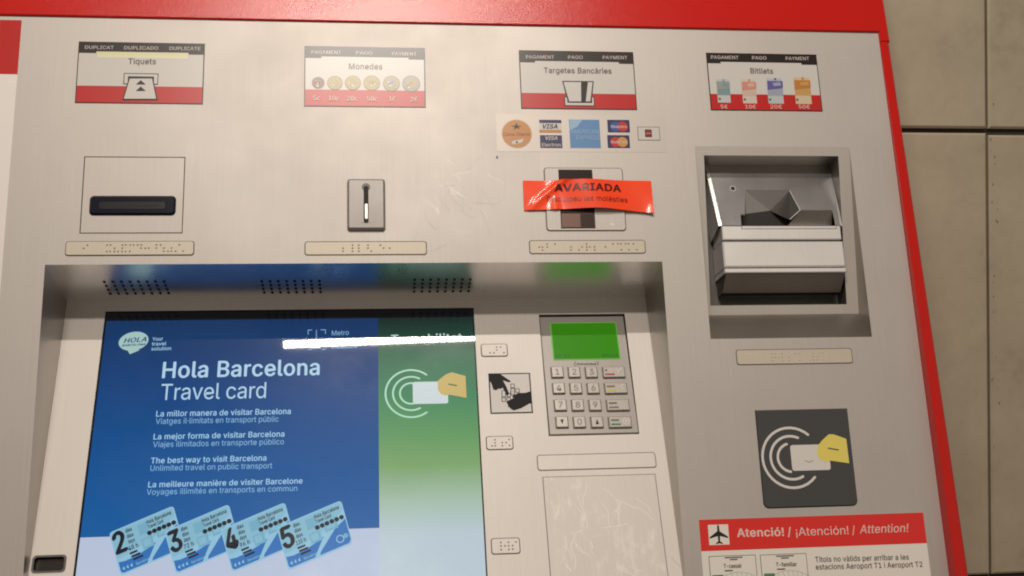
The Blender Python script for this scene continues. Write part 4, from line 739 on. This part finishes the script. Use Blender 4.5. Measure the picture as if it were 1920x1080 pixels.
B3, C3, A3 = HF.p(*m_['B'], -.0006), HF.p(*m_['C'], -.0006), HF.p(*m_['A'], -.0006); D3 = HF.p(*hp(1481, 411.5), -.0006)
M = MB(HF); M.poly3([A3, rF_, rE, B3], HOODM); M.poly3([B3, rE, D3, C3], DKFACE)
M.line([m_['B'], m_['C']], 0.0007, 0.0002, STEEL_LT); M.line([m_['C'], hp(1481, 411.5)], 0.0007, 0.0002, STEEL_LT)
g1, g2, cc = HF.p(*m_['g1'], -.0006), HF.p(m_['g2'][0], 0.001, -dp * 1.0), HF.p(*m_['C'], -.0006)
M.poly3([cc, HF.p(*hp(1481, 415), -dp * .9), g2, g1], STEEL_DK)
M.poly3([HF.p(m_['f2'][0] - .004, -0.004, -dp * 1.02), HF.p(m_['g2'][0] + .004, -0.004, -dp * 1.02), HF.p(m_['g2'][0] + .004, m_['A'][1] + .004, -dp * 1.02), HF.p(m_['f2'][0] - .004, m_['A'][1] + .004, -dp * 1.02)], DARK)
M.build('banknote_mouth', hood)
M = MB()
def fb(y0, y1, n1=nF, m=STEEL_LT, bev=0.0006, x0=1351, x1=1579, mside=None):
    a = P3(1465, y0, n1).y; b = P3(1465, y1, n1).y; M.box((uL - .0012, b, uRr + .0012, a), -0.039, n1, m, bev, mside)
lipa = P3(1465, 423, nF).y; 
M.box((uL - .0004, P3(1465, 449, nF).y, uRr + .0004, lipa - .0004), -0.039, nF, STEEL_LT, 0.0008)
lp = (m_['h1'][0], P3(1465, 428.5, nF).y, m_['g2'][0], lipa - 0.0006); M.rect(grow(lp, 0.0005), nF + 0.0001, BODY); M.rect(lp, nF + 0.0002, STEEL_LT)
M.box((uL + .001, P3(1465, 512, nF).y, uRr - .001, P3(1465, 446, nF).y), -0.039, nF - 0.002, BODY)
fb(452.5, 500, nF + 0.0004, STEEL_LT, 0.0012); fb(502.5, 511, nF + 0.0004, STEEL_LT, 0.0008)
ub, ut = P3(1465, 549, -0.024), P3(1465, 513, nF - 0.0012); M.poly3([Vector((uL, ub.y, ub.z)), Vector((uRr, ub.y, ub.z)), Vector((uRr, ut.y, ut.z)), Vector((uL, ut.y, ut.z))], STEEL_DK)
for a, s_ in ((uL, 1), (uRr, -1)): q = [Vector((a, ub.y, ub.z)), Vector((a, ut.y, ut.z)), Vector((a, ut.y, -.039)), Vector((a, ub.y, -.039))]; M.poly3(q, BODY)
M.build('banknote_front', root)

# ------------------------------------------------------------------ stickers and loose strips (things of their own)
# payment logos on a clear film
FILM = mat('clear_sticker_film', (0.475, 0.437, 0.398), 0.50, 0.42)
M = MB(); r = PAN.R(931, 215, 1249, 285); M.prism(rr(r, 0.001), 0, 0.00015, FILM); e = 0.0003
NAVY = print_mat('print_navy', (0.035, 0.032, 0.10)); ORG = print_mat('print_orange', (0.52, 0.24, 0.08)); SKY = print_mat('print_sky_blue', (0.12, 0.26, 0.50)); SKYL = print_mat('print_pale_blue', (0.30, 0.46, 0.62)); MRED = print_mat('print_bright_red', (0.50, 0.04, 0.04)); MBL = print_mat('print_blue', (0.05, 0.10, 0.34)); MYEL = print_mat('print_amber', (0.58, 0.28, 0.08)); MAR = print_mat('print_maroon', (0.20, 0.03, 0.03))
px = (PAN.at(1100, 250)[0] - PAN.at(1050, 250)[0]) / 50
c = PAN.at(969, 251); M.disc(c, 28.2 * px, e, print_mat('print_pale_rim', (0.62, 0.46, 0.30)), 36); M.disc(c, 27 * px, e + 1e-4, ORG, 36)
st = PAN.at(968.5, 238); rnd = random.Random(5)
pts = []
for k in range(10): a = math.pi / 2 + k * math.pi / 5 + rnd.uniform(-.15, .15); rad = (9.5 if k % 2 == 0 else 3.2) * px * rnd.uniform(.8, 1.15); pts.append((st[0] + rad * math.cos(a) * 1.1, st[1] + rad * math.sin(a) * .75))
M.poly(pts, e + 2e-4, K); M.text('Caixa Oberta', (944, 255), (993, 255), 6, e + 2e-4, MAR, 0.0, 0.2); M.pix([(960, 265), (975, 262), (982, 260), (979, 267), (966, 271), (960, 270)], e + 2e-4, WH); M.disc(PAN.at(969, 267), 0.0012, e + 3e-4, GYD, 7)
M.prect(1011, 225, 1052.5, 249, e, WH); M.prect(1011, 225, 1052.5, 231, e + 1e-4, NAVY); M.prect(1011, 243.5, 1052.5, 249, e + 1e-4, ORG); M.text('VISA', (1017.5, 241.2), (1045.5, 241.2), 8, e + 2e-4, NAVY, 0.03, 0.25)
M.prect(1012.7, 253.7, 1054, 277.7, e, NAVY); M.text('VISA', (1023, 262.5), (1045, 262.5), 6.5, e + 2e-4, WH, 0.02, 0.25); M.text('Electron', (1016, 275), (1051.5, 275), 6.5, e + 2e-4, LT, 0.02)
M.prect(1068, 224.6, 1125, 277.7, e, SKY); M.pix([(1068, 225), (1092, 225), (1082, 238), (1068, 245)], e + 1e-4, SKYL); M.text('AMERICAN', (1070, 251), (1122, 251.4), 8, e + 2e-4, SKYL, 0.0); M.text('EXPRESS', (1081, 262), (1124, 262.4), 8, e + 2e-4, SKYL, 0.0)
for y0, y1, ca, cb, word in ((225, 248.5, MBL, MRED, 'Maestro'), (253.7, 277.7, MRED, MYEL, 'MasterCard')):
    M.prect(1139, y0, 1180.5, y1, e, NAVY); ym = (y0 + y1) / 2 + 1
    M.disc(PAN.at(1154, ym), 10 * px, e + 1e-4, ca, 24); M.disc(PAN.at(1167, ym), 10 * px, e + 2e-4, cb, 24); M.text(word, (1146, ym + 2.6), (1175, ym + 2.8), 5.4, e + 3e-4, WH, 0.01)
M.prect(1195.6, 238, 1237, 263.5, e, SEAM); M.prect(1196.6, 239, 1236, 262.5, e + 1e-4, WH); M.prect(1209, 243, 1222, 257.5, e + 2e-4, MAR)
for y in (246.5, 250, 253.5): M.prect(1211, y, 1220, y + 1, e + 3e-4, WH if y == 250 else RD)
thing(M.build('payment_sticker'), 'clear sticker with a row of bank card logos above the card reader', 'sticker')

# AVARIADA strip, bowed over the card reader
sr = PAN.R(981, 340, 1222, 395.5)
def sz(a, b):
    s = (a - sr[0]) / (sr[2] - sr[0]); t = (b - sr[1]) / (sr[3] - sr[1])
    z = 0.0009 + 0.0058 * math.exp(-((s - 0.52) / 0.26) ** 2) + 0.0018 * (1 - t) * math.exp(-((s - 0.85) / 0.2) ** 2)
    d = (s - 0.05) - 0.26 * (t + 0.02) ** 1.2                                # crease that climbs from the lower left
    z += 0.0026 * math.exp(-(d / 0.035) ** 2) * (0.3 + 0.7 * t) + 0.0012 * math.exp(-((s - .24) / .03) ** 2) * (1 - t)
    z += 0.0007 * math.sin(s * 13 + t * 2)
    if s > 0.88: z += 0.002 * ((s - 0.88) / 0.12) ** 2 * (1 - t) ** 2
    return z
def sb(s, t): a = sr[0] + s * (sr[2] - sr[0]); b = sr[1] + t * (sr[3] - sr[1]) - (1 - t) * 0.0032 * max(0, (s - 0.55) / 0.45) ** 1.5 + 0.0009 * math.sin(s * 3.14) * (1 - t); return a, b
STRIP = mat('glossy_orange_red_strip', (1.0, 0.075, 0.018), 0.40, spec=0.2, coat=0.3, coat_rough=0.10)
M = MB(); nx, ny = 70, 18; vs = []; fs = []
for j in range(ny + 1):
    for i in range(nx + 1): a, b = sb(i / nx, j / ny); vs.append(Vector((a, b, sz(a, sr[1] + j / ny * (sr[3] - sr[1])))))
for j in range(ny):
    for i in range(nx): k = j * (nx + 1) + i; fs.append([k, k + 1, k + nx + 2, k + nx + 1])
M.raw(vs, fs, STRIP, True)
INKR = mat('strip_dark_ink', (0.10, 0.008, 0.008), 0.3); INK2 = mat('strip_thin_ink', (0.22, 0.015, 0.012), 0.3)
fz = lambda a, b: sz(a, b) + 0.00035
M.text('AVARIADA', (1038.5, 361), (1163.5, 362.2), 13.2, 0, INKR, 0.03, 0, fz); M.text('Disculpeu les molèsties', (1025.5, 379.5), (1175.5, 382), 9.6, 0, INK2, 0.006, 0, fz)
thing(M.build('out_of_order_strip'), 'bright orange-red paper strip with dark lettering taped over the card reader', 'notice strip')

# pictogram sticker on the console
IKK = mat('pictogram_black', (0.016, 0.014, 0.016), 0.5, spec=0.12); PWHT = mat('pictogram_white', (0.72, 0.69, 0.66), 0.5, spec=0.15)
r = INN.R(917.5, 699.8, 996.5, 775.3)
M = MB(INN); M.box(r, 0, 0.0003, IKK); M.rect(grow(r, -0.0011), 0.0004, PWHT); e = 0.0005; Y = lambda x, y: (880 + x / 4.8, 560 + y / 4.8)
for x, y in ((370, 768), (370, 808), (413, 810), (290, 828), (290, 850), (370, 830), (290, 892), (335, 850), (335, 892)):
    q = INN.R(*Y(x, y), *Y(x + 38, y + 38)); M.rect(q, e + random.uniform(0, 3e-5), IKK); M.rect(grow(q, -0.0006), e + 0.0001, PWHT)
M.pix([Y(*p) for p in ((172, 680), (275, 680), (372, 745), (355, 755), (300, 735), (330, 790), (358, 860), (345, 875), (330, 862), (298, 800), (285, 815), (262, 810), (240, 826), (215, 818), (200, 770), (180, 735))], e + 0.0003, IKK)
M.pix([Y(*p) for p in ((556, 835), (505, 850), (440, 852), (385, 878), (390, 895), (420, 888), (345, 922), (335, 940), (350, 958), (345, 970), (362, 980), (372, 992), (400, 1008), (470, 985), (540, 945), (563, 945))], e + 0.0003, IKK)
thing(M.build('pictogram_sticker'), 'square white sticker of black hands shielding a keypad, beside the real keypad', 'sticker')

# airport notice
NR = print_mat('notice_red', (0.74, 0.035, 0.028), 0.28); NW = print_mat('notice_white', (0.82, 0.77, 0.70), 0.28); NT = print_mat('notice_text_white', (0.80, 0.62, 0.56), 0.28); GRN = print_mat('notice_green', (0.10, 0.24, 0.15)); GRNP = print_mat('notice_pale_green', (0.42, 0.52, 0.44))
r = (PAN.at(1312, 1000)[0], -0.44, PAN.at(1734, 990)[0], 0.5 * (PAN.at(1309, 973.7)[1] + PAN.at(1729.7, 962)[1])); yr = 0.5 * (PAN.at(1314, 1034)[1] + PAN.at(1738, 1018)[1])
M = MB(); M.box(r, 0, 0.0003, NW); M.rect((r[0], yr, r[2], r[3]), 0.0004, NR); e = 0.0005
Z = lambda x, y: (1280 + x / 2.842, 700 + y / 2.842)
M.prect(*Z(137, 806), *Z(245, 914), e, NW)
pl = [(0, .46), (.045, .40), (.055, .16), (.44, -.10), (.44, -.17), (.055, -.06), (.045, -.30), (.16, -.38), (.16, -.43), (0, -.39)]
c = PAN.at(*Z(191, 860)); s_ = 104 / 2.842 * px
M.poly([(c[0] + a * s_, c[1] + b * s_) for a, b in pl + [(-a, b) for a, b in pl[::-1][1:-1]]], e + 1e-4, K)
for st_, x0, x1, y0, y1, bo, sh in (('Atenció!', 290, 540, 872, 866, .02, 0), ('/', 560, 579, 866, 865, .014, 0), ('¡Atención!', 604, 884, 866, 857, -.002, 0), ('/', 903, 920, 857, 856, -.002, 0), ('Attention!', 943, 1206, 853, 845, .002, .2)): M.text(st_, Z(x0, y0), Z(x1, y1), 15.5, e, NT, bo, sh)
M.text('Títols no vàlids per arribar a les', Z(706, 1006), Z(1205, 992), 10, e, GYD, 0.012); M.text('estacions Aeroport T1 i Aeroport T2', Z(709, 1046), Z(1278, 1031), 10, e, GYD, 0.012)
for x0, x1, y0, word, xw in ((150, 402, 970, 'T-casual', (218, 312)), (425, 674, 962, 'T-familiar', (497, 607))):
    q = PAN.R(*Z(x0, y0), *Z(x1, y0 + 330)); M.rect(q, e, SEAM); M.rect(grow(q, -0.0005), e + 1e-4, NW)
    cc = ((q[0] + q[2]) / 2 + .004, q[3] - 0.046)
    for rad in (.020, .026, .032): M.arc(cc, rad, 0.0004, 20, 160, e + 2e-4, GRNP, 20)
    for a in range(30, 155, 8): M.line([(cc[0] + .02 * math.cos(math.radians(a)), cc[1] + .02 * math.sin(math.radians(a))), (cc[0] + .032 * math.cos(math.radians(a + 7)), cc[1] + .032 * math.sin(math.radians(a + 7)))], 0.0004, e + 2.5e-4, GRNP)
    M.prect(*Z(x0 + 8, y0 + 104), *Z(x0 + 66, y0 + 150), e + 3e-4, GRN)
    M.text(word, Z(xw[0], y0 + 68), Z(xw[1], y0 + 65), 7.5, e + 3e-4, K, 0.02); M.rect(PAN.R(*Z(xw[0] + 4, y0 + 78), *Z(xw[0] + 48, y0 + 85)), e + 3e-4, GYD)
    for j, w in enumerate((95, 42)): xm = (x0 + x1) / 2; M.rect(PAN.R(*Z(xm - w / 2 - 6, y0 + 8 + j * 11), *Z(xm + w / 2 - 6, y0 + 14 + j * 11)), e + 3e-4, GYD)
thing(M.build('airport_notice'), 'red and white airport attention notice stuck below the grey contactless reader', 'notice')

# poster at the left edge
M = MB(); u1 = PAN.at(37.5, 90)[0]; yt = PAN.at(20, 38)[1]; ym = PAN.at(20, 139.5)[1]; r = (UL + 0.0005, VB + 0.05, u1, yt)
M = MB(); r = (UL + 0.001, VB + 0.05, PAN.at(33, 140)[0], yt); PWH = print_mat('poster_white', (0.80, 0.76, 0.72), 0.35)
M.box(r, 0, 0.0004, PWH); M.rect((r[0], ym, r[2], r[3]), 0.0005, RD)
thing(M.build('information_poster'), 'white poster with a red heading at the left edge of the steel front', 'poster')
